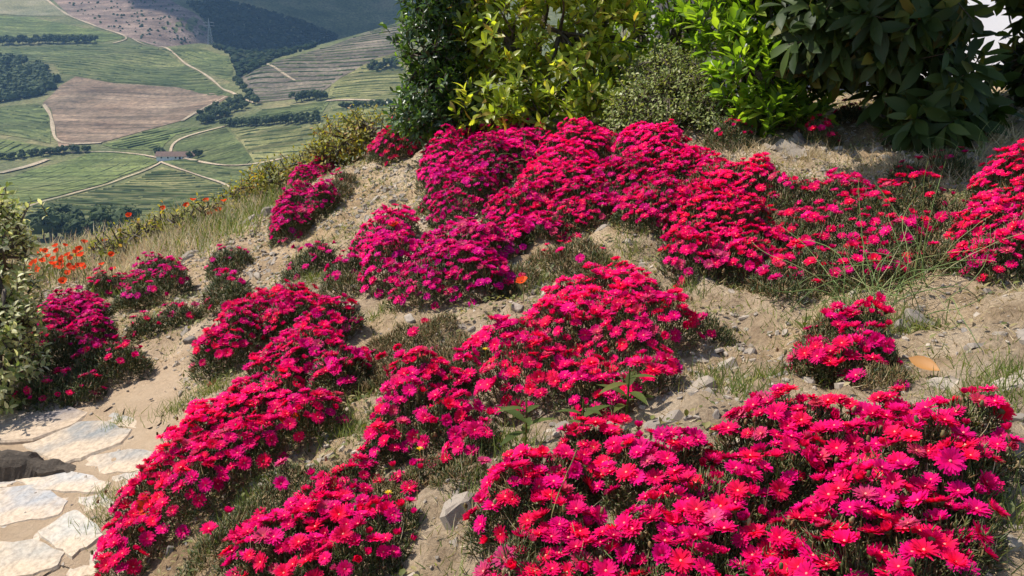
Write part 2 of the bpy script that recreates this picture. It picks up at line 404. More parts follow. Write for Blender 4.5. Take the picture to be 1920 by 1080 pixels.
M['far_tree'] = leaf_mat('far_tree_crown', [(0, (0.03, 0.05, 0.018)), (0.6, (0.06, 0.085, 0.03)), (1, (0.10, 0.12, 0.045))], 0.1, rough=0.7, spec=0.1)
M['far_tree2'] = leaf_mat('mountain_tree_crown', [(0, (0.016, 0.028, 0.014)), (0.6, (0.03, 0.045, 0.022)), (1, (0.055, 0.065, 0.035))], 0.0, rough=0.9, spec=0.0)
bv, bf = blob_t(1, 5, 3)
n0 = 40000; x = rng.uniform(-1050, 250, n0); y = rng.uniform(1280, 2250, n0); k = fbm(x / 90, y / 90, 77, 3) + rng.normal(0, .08, n0) > -0.1
x, y = x[k], y[k]; s = rng.uniform(3, 7.5, len(x))
fp = np.column_stack([rng.uniform(300, 640, 4200), rng.uniform(0, 150, 4200)])
fp = fp[inside(np.array([(350, 6), (396, 50), (402, 90), (432, 102), (450, 146), (520, 110), (600, 86), (640, 70), (560, 40), (420, 0)], float), fp)]; fw = vhits(fp); fs = rng.uniform(2.2, 4.6, len(fw))
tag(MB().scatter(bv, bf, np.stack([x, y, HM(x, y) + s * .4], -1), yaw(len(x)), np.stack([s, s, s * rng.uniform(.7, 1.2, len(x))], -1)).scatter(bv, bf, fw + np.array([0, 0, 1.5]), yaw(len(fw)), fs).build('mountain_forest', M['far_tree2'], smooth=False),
    'dense dark forest covering the shadowed mountain', 'forest', kind='stuff')

# fields draped on the valley ground
def drape(poly, step, off):
    """triangulated sheet over the valley ground inside a world-space outline"""
    ed = []
    for i in range(len(poly)):
        a, b = poly[i], poly[(i + 1) % len(poly)]; k = max(1, int(np.linalg.norm(b - a) / step))
        for j in range(k): ed.append(a + (b - a) * j / k)
    ed = np.array(ed); lo, hi = ed.min(0), ed.max(0)
    X, Y = np.meshgrid(np.arange(lo[0], hi[0], step), np.arange(lo[1], hi[1], step)); q = np.stack([X.ravel(), Y.ravel()], -1)
    q = q[inside(ed, q)]
    vv, ee, ff, *_ = delaunay_2d_cdt([Vector(p) for p in np.concatenate([ed, q])], [(i, (i + 1) % len(ed)) for i in range(len(ed))], [], 1, 1e-4)
    vv = np.array([(p.x, p.y) for p in vv]); z = HV(vv[:, 0], vv[:, 1]) + off
    return np.column_stack([vv, z]), np.array([f for f in ff if len(f) == 3])
M['vine'] = leaf_mat('vine_row', [(0, (0.03, 0.048, 0.018)), (0.6, (0.065, 0.09, 0.03)), (1, (0.13, 0.15, 0.055))], 0.1, rough=0.8, spec=0.1)
M['vine_dark'] = leaf_mat('vine_row_dark', [(0, (0.03, 0.05, 0.018)), (1, (0.06, 0.08, 0.03))], 0.1, rough=0.8, spec=0.1)
FM = {'green': field_mat('field_green', (0.06, 0.082, 0.034), (0.095, 0.118, 0.047), (0.14, 0.15, 0.07), 0.02, (0.006, 0.09, 0.09)),
      'lime': field_mat('field_lime', (0.08, 0.11, 0.04), (0.115, 0.145, 0.052), (0.15, 0.17, 0.075), 0.02, (0.006, 0.10, 0.10)),
      'olive': field_mat('field_olive', (0.10, 0.11, 0.045), (0.145, 0.15, 0.065), (0.20, 0.19, 0.095), 0.03, (0.004, 0.05, 0.05)),
      'brown': field_mat('field_ploughed', (0.15, 0.108, 0.08), (0.21, 0.155, 0.115), (0.27, 0.205, 0.155), 0.015, (0.006, 0.07, 0.07)),
      'heath': field_mat('field_heath', (0.13, 0.10, 0.085), (0.20, 0.15, 0.13), (0.25, 0.195, 0.165), 0.03, (0.012, 0.05, 0.05)),
      'terrace': field_mat('field_terrace', (0.085, 0.078, 0.062), (0.13, 0.115, 0.092), (0.18, 0.155, 0.128), 0.02, (0.004, 0.06, 0.06)),
      'scrub': field_mat('field_scrub', (0.12, 0.125, 0.07), (0.19, 0.185, 0.11), (0.24, 0.22, 0.15), 0.03)}
def row_mesh(line, hgt, wid, off=0.4):
    """one lumpy vine row along a world-space line"""
    n = max(3, int(np.linalg.norm(line[1] - line[0]) / 7)); s = np.linspace(0, 1, n)[:, None]
    p = line[0] * (1 - s) + line[1] * s
    d = norm((line[1] - line[0])[None])[0]; nn = np.array([-d[1], d[0]])
    p = p + nn * (2.2 * fbm(p[:, 0] / 60, p[:, 1] / 60, 91, 2))[:, None] * 4
    h = hgt * rng.uniform(.55, 1.25) * (1 + rng.uniform(-.45, .4, n)); w_ = wid * (1 + rng.uniform(-.3, .3, n)); h[rng.random(n) < .14] *= 0.25
    z0 = HV(p[:, 0], p[:, 1]) + off - 0.3
    vs = []
    for a, b in ((-.5, 0), (-.42, .75), (.0, 1.0), (.42, .75), (.5, 0)):
        q = p + nn * (a * w_)[:, None]; vs.append(np.column_stack([q, z0 + b * h]))
    vs = np.stack(vs, 1).reshape(-1, 3); i = (np.arange(n - 1)[:, None] * 5 + np.arange(4)[None]).ravel()
    return vs, np.stack([i, i + 1, i + 6, i + 5], -1)
def field(poly, kind, label, rows=None):
    """rows: (pixel a, pixel b giving the row direction, spacing m, height, width, material)"""
    wp = vhits(poly)[:, :2]
    v_, f_ = drape(wp, 14, 0.45)
    o = tag(MB().add(v_, f_).build('field', FM[kind]), label, 'field', kind='structure')
    if rows:
        a, b, sp, hg, wd, mt = rows
        d = vhit(*b)[:2] - vhit(*a)[:2]; d /= np.linalg.norm(d); nn = np.array([-d[1], d[0]])
        c = wp @ nn
        for q in np.arange(c.min() + sp * .5, c.max(), sp):
            ts = []
            for i in range(len(wp)):
                c0, c1 = c[i], c[(i + 1) % len(wp)]
                if (c0 - q) * (c1 - q) < 0:
                    k = (q - c0) / (c1 - c0); ts.append(((wp[i] * (1 - k) + wp[(i + 1) % len(wp)] * k) @ d))
            ts.sort()
            for t0, t1 in zip(ts[::2], ts[1::2]):
                if t1 - t0 > 12:
                    j = rng.uniform(0, 3, 2)
                    l = np.array([d * (t0 + 2 + j[0]) + nn * q, d * (t1 - 2 - j[1]) + nn * q])
                    vs, fs = row_mesh(l, hg, wd)
                    MB().add(vs, fs, np.repeat(rng.random(len(vs) // 5), 5)).build('vine_row', M[mt], o)
    return o
field([(-60, -10), (90, 0), (130, 30), (60, 30), (-60, 20)], 'scrub', 'grey green scrub slope at the top left corner')
field([(-60, 24), (60, 33), (170, 56), (238, 71), (190, 80), (-60, 66)], 'lime', 'bright green slope above the row of dark trees', ((0, 50), (180, 66), 7, .8, 1.6, 'vine'))
field([(92, -10), (300, -10), (345, 15), (388, 50), (396, 84), (290, 86), (250, 74), (190, 52), (132, 30)], 'heath', 'brown purple bare slope below the mountain')
field([(-60, 92), (190, 83), (240, 84), (290, 90), (345, 122), (400, 157), (440, 182), (330, 162), (215, 155), (140, 142), (112, 138), (100, 120), (-60, 104)], 'green',
      'wide green terraced hillside above the brown field', ((50, 110), (330, 140), 9, 1.1, 2.2, 'vine'))
field([(302, 92), (388, 94), (428, 106), (438, 130), (434, 155), (402, 142), (347, 112)], 'green', 'green wedge of vines right of the ridge track', ((310, 100), (430, 125), 8, 1.0, 1.8, 'vine'))
field([(142, 144), (215, 157), (330, 164), (410, 176), (428, 182), (350, 224), (270, 246), (190, 268), (110, 276), (104, 240), (96, 205), (80, 194), (112, 162)], 'brown', 'large bare brown ploughed field in the valley')
field([(-60, 200), (70, 194), (90, 208), (96, 240), (94, 270), (-60, 246)], 'green', 'green vineyard left of the brown field', ((0, 225), (90, 240), 9, 1.1, 2.0, 'vine'))
field([(-60, 256), (90, 276), (110, 284), (30, 298), (-60, 304)], 'lime', 'small striped vineyard below the brown field', ((0, 298), (60, 268), 9, 1.2, 2.0, 'vine'))
field([(-60, 352), (60, 318), (172, 287), (262, 290), (298, 304), (230, 330), (130, 362), (30, 386), (-60, 392)], 'lime', 'smooth bright green field left of the farmhouse', ((0, 360), (230, 300), 7, 0.5, 1.2, 'vine'))
field([(303, 314), (370, 332), (430, 352), (462, 384), (380, 404), (260, 404), (40, 398), (60, 388), (150, 364)], 'olive', 'vineyard with dark curved rows below the farmhouse', ((120, 392), (400, 384), 7.5, 1.3, 2.3, 'vine'))
field([(192, 272), (290, 242), (400, 237), (330, 253), (310, 270), (302, 282), (210, 279)], 'lime', 'terraced light green strip above the farmhouse', ((210, 275), (340, 246), 8, 1.2, 2.2, 'vine'))
field([(332, 264), (424, 241), (472, 300), (460, 310), (420, 311), (350, 294), (326, 280)], 'green', 'smooth green field right of the farmhouse', ((340, 285), (440, 255), 7, 0.5, 1.2, 'vine'))
field([(430, 241), (640, 241), (600, 330), (480, 312)], 'olive', 'yellow green vineyard beyond the smooth green field', ((450, 282), (600, 270), 9, 1.0, 1.8, 'vine'))
field([(300, 303), (345, 300), (430, 318), (560, 330), (640, 400), (470, 385), (432, 348), (372, 328)], 'green', 'green vineyard below the curved valley track', ((380, 325), (540, 340), 8, 1.0, 1.8, 'vine'))
field([(452, 146), (520, 116), (600, 92), (680, 64), (760, 40), (760, 88), (640, 145), (590, 180), (482, 194)], 'terrace', 'grey brown terraced hill in front of the dark mountain', ((480, 175), (650, 160), 10, 1.2, 2.2, 'vine'))
field([(760, 92), (700, 112), (622, 157), (612, 187), (760, 188)], 'olive', 'yellowish terraces on the lower hill beside the hedge', ((620, 180), (740, 172), 10, 1.1, 2.0, 'vine'))
field([(492, 206), (618, 191), (604, 212), (470, 232), (456, 226)], 'green', 'green vineyard on the low knoll above the tree line', ((480, 225), (600, 208), 8, 1.1, 2.0, 'vine'))
field([(622, 200), (760, 196), (760, 238), (610, 238)], 'olive', 'vineyard strip below the terraces beside the hedge', ((630, 225), (740, 220), 8, 1.1, 2.0, 'vine'))
M['track'] = field_mat('track', (0.26, 0.21, 0.15), (0.36, 0.29, 0.21), (0.46, 0.38, 0.28), 0.05)
def track(pts, wid, label):
    p = vhits(pts)[:, :2]; q = []
    for a, b in zip(p[:-1], p[1:]):
        k = max(1, int(np.linalg.norm(b - a) / 9)); q += [a + (b - a) * j / k for j in range(k)]
    q.append(p[-1]); q = np.array(q)
    for _ in range(6): q[1:-1] = (q[:-2] + q[1:-1] * 2 + q[2:]) / 4
    d = norm(np.gradient(q, axis=0)); nn = np.stack([-d[:, 1], d[:, 0]], -1); ws = wid * (1 + .25 * np.sin(np.arange(len(q)) * .7))[:, None]
    ws = ws * .72; L, R = q - nn * ws / 2, q + nn * ws / 2; n = len(q)
    vv = np.concatenate([L, R]); z = HV(vv[:, 0], vv[:, 1]) + 0.9; i = np.arange(n - 1)
    tag(MB().add(np.column_stack([vv, z]), np.stack([i, i + n, i + n + 1, i + 1], -1)).build('track', M['track']), label, 'track', kind='structure')
track([(88, 0), (130, 31), (190, 54), (248, 73), (212, 82)], 4, 'pale track crossing the top of the left hill')
track([(248, 73), (290, 88), (345, 117), (400, 152), (440, 178), (476, 194)], 3, 'pale track running down the ridge of the left hill')
track([(82, 197), (95, 215), (99, 240), (104, 274), (150, 274), (190, 269)], 4, 'sandy track along the left edge of the brown field')
track([(342, 228), (368, 212), (400, 192), (424, 182)], 4.5, 'sandy track at the right corner of the brown field')
track([(422, 238), (365, 250), (328, 262), (318, 274), (320, 286)], 4, 'curved pale track leading to the farmhouse')
track([(345, 298), (400, 312), (440, 315), (490, 309), (540, 296)], 3, 'pale track right of the farmhouse')
track([(305, 304), (298, 312), (230, 335), (130, 366), (50, 390)], 2.6, 'pale track along the edge of the bright field')
track([(300, 305), (345, 322), (430, 347), (470, 385)], 2.6, 'pale track below the farmhouse')
track([(60, 288), (180, 285), (262, 288), (300, 298)], 2.6, 'pale track reaching the farmhouse from the left')
track([(500, 121), (530, 140), (556, 154)], 3.2, 'short pale track slanting down the terraced hill')
track([(612, 190), (660, 187), (745, 190)], 6, 'pale earth edge under the terraces')
track([(0, 326), (90, 300)], 7, 'strip of pale earth at the left of the bright field')

# far trees: a few shared crowns built of many leaf faces
def far_tree_mesh(seed, cypress=False):
    r = np.random.default_rng(seed); mb = MB()
    v0, f0 = blob_t(seed, 7, 5)
    k = 9; c = np.column_stack([r.normal(0, .42, k), r.normal(0, .42, k), r.uniform(.9, 1.9, k)]); s = r.uniform(.35, .62, k)
    if cypress: c[:, :2] *= .35; c[:, 2] = np.linspace(.6, 2.6, k); s *= .8
    mb.scatter(v0, f0, c, yaw(k), np.stack([s, s, s * .85], -1), r.random(k))
    q = c[r.integers(0, k, 160)] + norm(r.normal(size=(160, 3))) * .55
    lv, lf = leaf_t(.8, 2); mb.scatter(lv, lf, q, frames(r.normal(size=(160, 3))), np.full(160, .22), r.random(160))
    return mb.mesh('far_crown', M['far_tree'], False)
FT = [far_tree_mesh(s) for s in (3, 4, 5)]
mbt = MB(); tube(mbt, [(0, 0, -.3), (0.03, 0, .5), (0, 0.02, 1.1)], [.11, .08, .05]); FTR = mbt.mesh('far_trunk', M['bark'])
def far_tree(p, h, label, group):
    t = thing('tree', p, label, 'tree', group); s = h / 2.2
    t.scale = (s * rng.uniform(.8, 1.15), s * rng.uniform(.8, 1.15), s); t.rotation_euler = (0, 0, rng.uniform(0, 6.28))
    link('trunk', FTR, t); link('crown', FT[rng.integers(0, 3)], t)
def tree_line(px0, px1, n, h, label, group, jit=4):
    for i in range(n):
        k = (i + rng.uniform(.2, .8)) / n
        p = vhit(px0[0] + (px1[0] - px0[0]) * k, px0[1] + (px1[1] - px0[1]) * k + rng.uniform(-jit, jit))
        far_tree(p, h * rng.uniform(.75, 1.2), label, group)
tree_line((0, 84), (180, 80), 24, 10, 'dark round tree in the row across the upper left hillside', 'trees in the row across the upper left hill', 2)
tree_line((70, 445), (260, 455), 12, 15, 'dark tree at the foot of the vineyard behind the poppies', 'trees below the vineyard behind the poppies', 9)
tree_line((0, 300), (172, 284), 16, 6, 'low dark tree in the hedge line under the striped vineyard', 'trees in the hedge line below the brown field', 2)
tree_line((440, 152), (480, 196), 8, 8, 'dark tree in the gully between the two hills', 'trees in the gully between the hills', 2)
tree_line((375, 228), (460, 196), 34, 7.5, 'green tree in the small wood above the curved track', 'trees in the small wood above the curved track', 10)
tree_line((420, 238), (600, 230), 26, 7.5, 'dark tree in the line under the green knoll', 'trees in the line under the green knoll', 2)
tree_line((555, 190), (610, 184), 9, 9, 'green tree in the clump at the foot of the terraces', 'trees at the foot of the terraces', 3)
tree_line((690, 135), (745, 125), 7, 9, 'tree high on the lower hill beside the hedge', 'trees high on the lower hill', 5)
tree_line((640, 206), (745, 200), 14, 6, 'dark tree in the row below the yellowish terraces', 'trees in the row below the yellowish terraces', 2)
for q, hh in ((302, 9), (372, 7), (356, 5)): far_tree(vhit(q, 296), hh, {302: 'dark tree at the left end of the farmhouse', 372: 'dark tree at the right end of the farmhouse', 356: 'small dark tree in front of the farmhouse'}[q], None)
# the wood at the left edge
poly = np.array([(-60, 104), (50, 116), (104, 138), (112, 155), (78, 182), (-60, 200)], float)
q = np.column_stack([rng.uniform(-60, 112, 700), rng.uniform(104, 200, 700)]); q = q[inside(poly, q)][:330]
wp = vhits(q); s = rng.uniform(3.2, 6.2, len(wp)); v0, f0 = blob_t(8, 7, 5)
mb = MB(); mb.scatter(v0, f0, wp + np.array([0, 0, 3.5]), yaw(len(wp)), np.stack([s, s, s * .9], -1))
lv, lf = leaf_t(.8, 2); k = rng.integers(0, len(wp), 6000); mb.scatter(lv, lf, wp[k] + np.array([0, 0, 3.5]) + rdir(6000) * s[k, None], frames(rng.normal(size=(6000, 3))), np.full(6000, 1.8))
tag(mb.build('woods', M['far_tree'], smooth=False), 'dark dense wood at the left edge of the hillside', 'wood', kind='stuff')
# scattered bushes on the heath
mb = MB(); q = np.column_stack([rng.uniform(100, 390, 260), rng.uniform(0, 85, 260)]); poly = np.array([(110, 5), (300, 2), (345, 18), (388, 55), (392, 82), (290, 82), (200, 50)], float); q = q[inside(poly, q)]
wp = vhits(q); s = rng.uniform(.8, 2.2, len(wp)); mb.scatter(v0, f0, wp + np.array([0, 0, .6]), yaw(len(wp)), s)
tag(mb.build('scrub_bushes', M['far_tree'], smooth=False), 'scattered dark scrub on the brown purple slope', 'scrub', kind='stuff')

# farmhouse
M['farm_wall'] = plain_mat('farm_wall', (0.62, 0.60, 0.56), (0.8, 0.78, 0.74), 0.6)
M['farm_roof'] = plain_mat('farm_roof', (0.09, 0.055, 0.04), (0.17, 0.105, 0.075), 0.8)
M['dark'] = plain_mat('dark_opening', (0.02, 0.02, 0.02), (0.04, 0.04, 0.04), 5)
def box(mb, lo, hi, mat=0, rnd=.5):
    (a, b, c), (d, e, f) = lo, hi
    mb.add([(a, b, c), (d, b, c), (d, e, c), (a, e, c), (a, b, f), (d, b, f), (d, e, f), (a, e, f)],
           [(3, 2, 1, 0), (4, 5, 6, 7), (0, 1, 5, 4), (1, 2, 6, 5), (2, 3, 7, 6), (3, 0, 4, 7)], rnd, 0, mat)
p = vhit(333, 297); fh = thing('farmhouse', p, 'long low farmhouse with brown roof and white walls in the valley', 'house')
mb = MB(); box(mb, (-15, -4, -1.5), (14, 4, 2.3)); box(mb, (14.02, -3.5, -1.5), (20, 3, 1.6)); mb.build('wall', M['farm_wall'], fh, False)
mb = MB(); mb.add([(-16, -5, 2.1), (15, -5, 2.1), (15, 0, 5.4), (-16, 0, 5.4), (-16, 5, 2.1), (15, 5, 2.1)], [(0, 1, 2, 3), (3, 2, 5, 4)]); mb.build('roof', M['farm_roof'], fh, False)
for xx in (-11, -6, 0, 6, 11):
    mb = MB(); box(mb, (xx - .6, -4.06, .5), (xx + .6, -3.95, 1.7)); mb.build('window', M['dark'], fh, False)
mb = MB(); box(mb, (2.5, -4.06, -.4), (4, -3.95, 1.8)); mb.build('door', M['dark'], fh, False)
# pylon
M['steel'] = plain_mat('steel', (0.22, 0.23, 0.25), (0.32, 0.33, 0.35), 2, 0.6)
p = vhit(395, 84); py = thing('pylon', p, 'grey lattice electricity pylon at the edge of the mountain shadow', 'pylon')
mb = MB(); hh = 32
for sx in (-1, 1):
    for sy in (-1, 1): tube(mb, [(sx * 3.2, sy * 3.2, -2), (sx * .8, sy * .8, hh * .7), (0, 0, hh)], .17, 4)
mb.build('leg_frame', M['steel'], py)
mb = MB()
for j in range(7):
    z0, z1 = hh * .1 * j, hh * .1 * (j + 1); w0, w1 = 3.2 - 2.4 * z0 / (hh * .7), 3.2 - 2.4 * z1 / (hh * .7)
    for s_ in (-1, 1):
        tube(mb, [(-s_ * w0, -w0, z0), (s_ * w1, -w1, z1)], .09, 4); tube(mb, [(-w0, -s_ * w0, z0), (-w1, s_ * w1, z1)], .09, 4); tube(mb, [(w0, -s_ * w0, z0), (w1, s_ * w1, z1)], .09, 4)
mb.build('brace', M['steel'], py)
for z0 in (.7, .82):
    mb = MB(); tube(mb, [(-7, 0, hh * z0), (0, 0, hh * z0 + 1), (7, 0, hh * z0)], .18, 4); mb.build('cross_arm', M['steel'], py)

# cloud that shades the mountain, and the haze
m, n, out = newmat('cloud'); shade(n, out, (0.85, 0.86, 0.88), 1.0, 0.3, (0.8, 0.82, 0.85), 0.0); M['cloud'] = m
cc = np.array([20, 1960, 20]) + SUNV * 1700
mb = MB(); v0, f0 = blob_t(21, 14, 10); k = 90
ang = rng.random(k) * 6.28; rr = np.sqrt(rng.random(k))
q = cc + np.column_stack([np.cos(ang) * rr * 620, np.sin(ang) * rr * 600, rng.uniform(-60, 120, k)]); s = rng.uniform(140, 260, k)
mb.scatter(v0, f0, q, yaw(k), np.stack([s, s, s * .6], -1))
tag(mb.build('cloud', M['cloud']), 'white cumulus cloud high above the mountain', 'cloud', kind='stuff')
m, n, out = newmat('haze'); pv = n.nodes.new('ShaderNodeVolumePrincipled'); pv.inputs['Color'].default_value = (0.36, 0.62, 1.0, 1); pv.inputs['Density'].default_value = 0.0001; pv.inputs['Anisotropy'].default_value = 0.2
n.links.new(pv.outputs[0], out.inputs['Volume']); M['haze'] = m
mb = MB(); box(mb, (-1500, -60, -190), (1300, 2900, 400)); tag(mb.build('haze', M['haze'], smooth=False), 'thin blue haze filling the valley air', 'haze', kind='stuff')

# ================================================================== near things
M['straw'] = leaf_mat('straw', [(0, (.36, .27, .14)), (.5, (.52, .42, .25)), (1, (.66, .56, .38))], .25, (1.2, 1.1, .8), .7, .2)
# ---- stones
def rock_t(seed, flat=0.45, n=9):
    """angular chip of slate: irregular outline, thickness, bevelled top"""
    r = np.random.default_rng(seed); a = np.sort(np.linspace(0, 2 * math.pi, n, endpoint=False) + r.uniform(-.25, .25, n)); k = r.uniform(.62, 1.1, n)
    x, y = np.cos(a) * k, np.sin(a) * k * r.uniform(.5, .8); tilt = r.uniform(-.2, .2, 2)
    b = np.column_stack([x, y, np.full(n, -flat)]); m_ = np.column_stack([x * 1.02, y * 1.02, flat * .45 + r.uniform(-.06, .06, n)])
    t = np.column_stack([x * .8, y * .8, flat * .8 + x * tilt[0] + y * tilt[1] + r.uniform(-.05, .05, n)])
    v = np.concatenate([b, m_, t, [[0, 0, flat * .85]]]); i = np.arange(n); j = (i + 1) % n
    tri = np.concatenate([np.stack([i, j, j + n], -1), np.stack([i, j + n, i + n], -1), np.stack([i + n, j + n, j + 2 * n], -1), np.stack([i + n, j + 2 * n, i + 2 * n], -1),
                          np.stack([i + 2 * n, j + 2 * n, np.full(n, 3 * n)], -1)])
    return v, tri
M['slate'] = plain_mat('slate_chip', (0.20, 0.168, 0.135), (0.42, 0.36, 0.29), 30, 0.85, 0.5, 0.004, use_rnd=True)
ROCKS = [rock_t(s, f) for s, f in ((1, .3), (2, .4), (3, .25), (4, .5), (5, .18), (6, .35))]
def in_frame(p, pad=40):
    px, py, t = project(p); return (t > .3) & (px > -pad) & (px < 1920 + pad) & (py > -pad) & (py < 1080 + pad)
def ground_pts(n, box=(-4.5, 4.5, 0.9, 8.0)):
    x = rng.uniform(box[0], box[1], n); y = rng.uniform(box[2], box[3], n); px_, py_, t_ = project(np.column_stack([x, y, H0(x, y)])); k_ = (t_ > .3) & (px_ > -450) & (px_ < 2500) & (py_ > -60) & (py_ < 1250); x, y = x[k_], y[k_]; p = np.column_stack([x, y, H(x, y)]); k_ = in_frame(p) | (rng.random(len(p)) < .45); return p[k_]
def gnormals(p, e=0.03):
    dx = (H(p[:, 0] + e, p[:, 1]) - H(p[:, 0] - e, p[:, 1])) / (2 * e); dy = (H(p[:, 0], p[:, 1] + e) - H(p[:, 0], p[:, 1] - e)) / (2 * e)
    return norm(np.column_stack([-dx, -dy, np.ones(len(p))]))
def flat_frames(p, jitter=.25):
    """local Z along the jittered ground normal, random heading"""
    nz = norm(gnormals(p) + rng.normal(0, jitter, (len(p), 3))); h = rdir(len(p)); y = norm(np.cross(nz, h)); x = np.cross(y, nz)
    return np.stack([x, y, nz], -1)
def is_path(p): return (p[:, 0] < -1.0 - .1 * (p[:, 1] - 2.5)) & (p[:, 1] < 3.35 + .3 * np.sin(p[:, 0] * 7))
p = ground_pts(120000); px, py, t = project(p)
den = 0.12 + 1.5 * np.clip(fbm(p[:, 0] * 1.7, p[:, 1] * 1.7, 55, 3) + .1, 0, 1) + 1.0 * ((np.abs(px - 690) < 120) & (np.abs(py - 370) < 60)) + 1.0 * ((px > 330) & (px < 560) & (py > 380) & (py < 580))
p = p[(rng.random(len(p)) < den) & ~is_path(p)]
mb = MB(); k = rng.integers(0, 6, len(p)); s = rng.gamma(1.5, .0042, len(p)) + .0025
for j in range(6):
    q = k == j; mb.scatter(*ROCKS[j], p[q], flat_frames(p[q], .35), s[q])
tag(mb.build('gravel', M['slate'], ground, smooth=False), 'loose grey tan stone chips', kind='stuff')
RM = [MB().add(*r).mesh('stone', M['slate'], False) for r in ROCKS]
p = ground_pts(900); px, py, t = project(p)
keep = (((np.abs(px - 690) < 110) & (np.abs(py - 370) < 55)) | ((px > 330) & (px < 520) & (py > 390) & (py < 580)) | (rng.random(len(p)) < .28)) & ~is_path(p)
p = p[keep][:190]; R = flat_frames(p, .3)
for i in range(len(p)): link('stone', RM[rng.integers(0, 6)], ground, mat=mat4(R[i], p[i], rng.uniform(.012, .032)))
for a, b, sz in ((1300, 735, .06), (1365, 680, .05), (980, 350, .03), (1720, 600, .045), (1700, 612, .035), (1480, 290, .09), (1450, 285, .07), (1500, 275, .06), (505, 390, .08), (470, 420, .09), (500, 405, .07), (360, 480, .08), (350, 490, .07), (860, 985, .06), (1240, 800, .05), (350, 630, .05), (1260, 790, .04), (1900, 730, .05), (640, 400, .05)):
    q = hit(a, b); R1 = flat_frames(q[None], .25)[0]; link('stone', RM[rng.integers(0, 6)], ground, mat=mat4(R1, q + np.array([0, 0, .005]), sz))

# ---- path with flagstones
m, n, out = newmat('flagstone'); oi = n.nodes.new('ShaderNodeObjectInfo'); f1 = noise(n, 3.5, 6, .6); f2 = noise(n, 60, 5, .7)
c = mixc(n, ramp(n, f1, [(.40, (0, 0, 0)), (.58, (1, 1, 1))]), oi.outputs['Color'], mixc(n, .75, oi.outputs['Color'], (0.56, 0.42, 0.28)))
c = mixc(n, 1.0, c, ramp(n, f2, [(.3, (.6, .58, .56)), (.6, (1.04, 1.04, 1.03))]), 'MULTIPLY')
shade(n, out, c, .8, spec=.2, nrm=bump(n, f2, .35, .006)); M['flag'] = m
def slab(name, px_poly, hgt, col, parent, lift=0.0, tilt=(0, 0)):
    q = hits(px_poly); c = q.mean(0); d = q - c; n = len(q); gr = np.linalg.lstsq(d[:, :2], d[:, 2], rcond=None)[0]; tilt = (gr[0], gr[1]); d = d * 1.2
    # rough, chipped outline
    o = []
    for i in range(n):
        a, b = d[i], d[(i + 1) % n]
        for k in (0, .34, .67): o.append(a * (1 - k) + b * k + np.append(rng.normal(0, .006, 2) if k else [0, 0], 0))
    o = np.array(o); n = len(o); hgt = hgt * .55; zt = hgt + lift + o[:, 0] * tilt[0] + o[:, 1] * tilt[1]
    bz = zt - .06; base = np.column_stack([o[:, :2], bz])
    mid = np.column_stack([o[:, :2] * 1.0, zt - .008]); top = np.column_stack([o[:, :2] * .96, zt]); inn = np.column_stack([o[:, :2] * .5, hgt + lift + (zt - hgt - lift) * .5])
    v = np.concatenate([base, mid, top, inn, [[0, 0, hgt + lift]]]); i = np.arange(n); j = (i + 1) % n; f = []
    for L in range(3): f.append(np.stack([i + L * n, j + L * n, j + (L + 1) * n, i + (L + 1) * n], -1))
    mb = MB(); mb.add(v, np.concatenate(f)); mb.f.append(np.stack([i + 3 * n, j + 3 * n, np.full(n, 4 * n)], -1)); mb.m.append(np.zeros(n, int))
    ob = mb  .build(name, M['flag'], parent, False, loc=tuple(c)); ob.color = (*col, 1); return ob
# sandy path sheet lying on the ground
pp = hits([(-60, 800), (60, 772), (200, 770), (290, 790), (300, 850), (260, 900), (215, 985), (190, 1079), (-60, 1079)])
poly = []
for i in range(len(pp)):
    a, b = pp[i, :2], pp[(i + 1) % len(pp), :2]
    for k in range(9): poly.append(a + (b - a) * k / 9 + rng.normal(0, .025, 2))
poly = np.array(poly); lo, hi = poly.min(0), poly.max(0); X, Y = np.meshgrid(np.arange(lo[0], hi[0], .025), np.arange(lo[1], hi[1], .025)); q = np.stack([X.ravel(), Y.ravel()], -1); q = np.concatenate([poly, q[inside(poly, q)]])
vv, ee, ff, *_ = delaunay_2d_cdt([Vector(a) for a in q], [], [], 0, 1e-5); vv = np.array([(a.x, a.y) for a in vv])
ff = np.array([f for f in ff if len(f) == 3]); cen = vv[ff].mean(1); ff = ff[inside(poly, cen)]
M['sand'] = plain_mat('path_sand', (0.42, 0.30, 0.19), (0.66, 0.50, 0.34), 12, .95, .4, .008, detail=8)
path = tag(MB().add(np.column_stack([vv, H(vv[:, 0], vv[:, 1]) + .006]), ff, .5, .8).build('path', M['soil']), 'sandy path paved with irregular pale flagstones', 'path', kind='structure')
W1, G1, C1, P1 = (.40, .385, .36), (.24, .24, .23), (.40, .36, .30), (.21, .18, .17)
slab('flagstone', [(-40, 800), (40, 772), (100, 772), (152, 786), (120, 808), (62, 828), (-40, 832)], .035, P1, path)
slab('flagstone', [(44, 830), (100, 808), (180, 803), (234, 814), (216, 836), (152, 862), (118, 868)], .025, G1, path)
slab('flagstone', [(140, 876), (178, 860), (240, 850), (292, 856), (268, 880), (200, 890)], .014, (.30, .28, .25), path)
slab('flagstone', [(36, 904), (95, 880), (150, 895), (196, 910), (178, 926), (120, 926), (66, 918)], .02, W1, path)
slab('flagstone', [(-40, 930), (60, 920), (116, 945), (100, 968), (34, 980), (-40, 985)], .016, (.34, .335, .33), path)
slab('flagstone', [(80, 1002), (122, 976), (146, 970), (186, 1010), (160, 1030), (136, 1046), (110, 1030)], .025, (.45, .43, .38), path)
slab('flagstone', [(-40, 1032), (60, 1020), (112, 1042), (100, 1064), (60, 1079), (-40, 1079)], .02, C1, path)
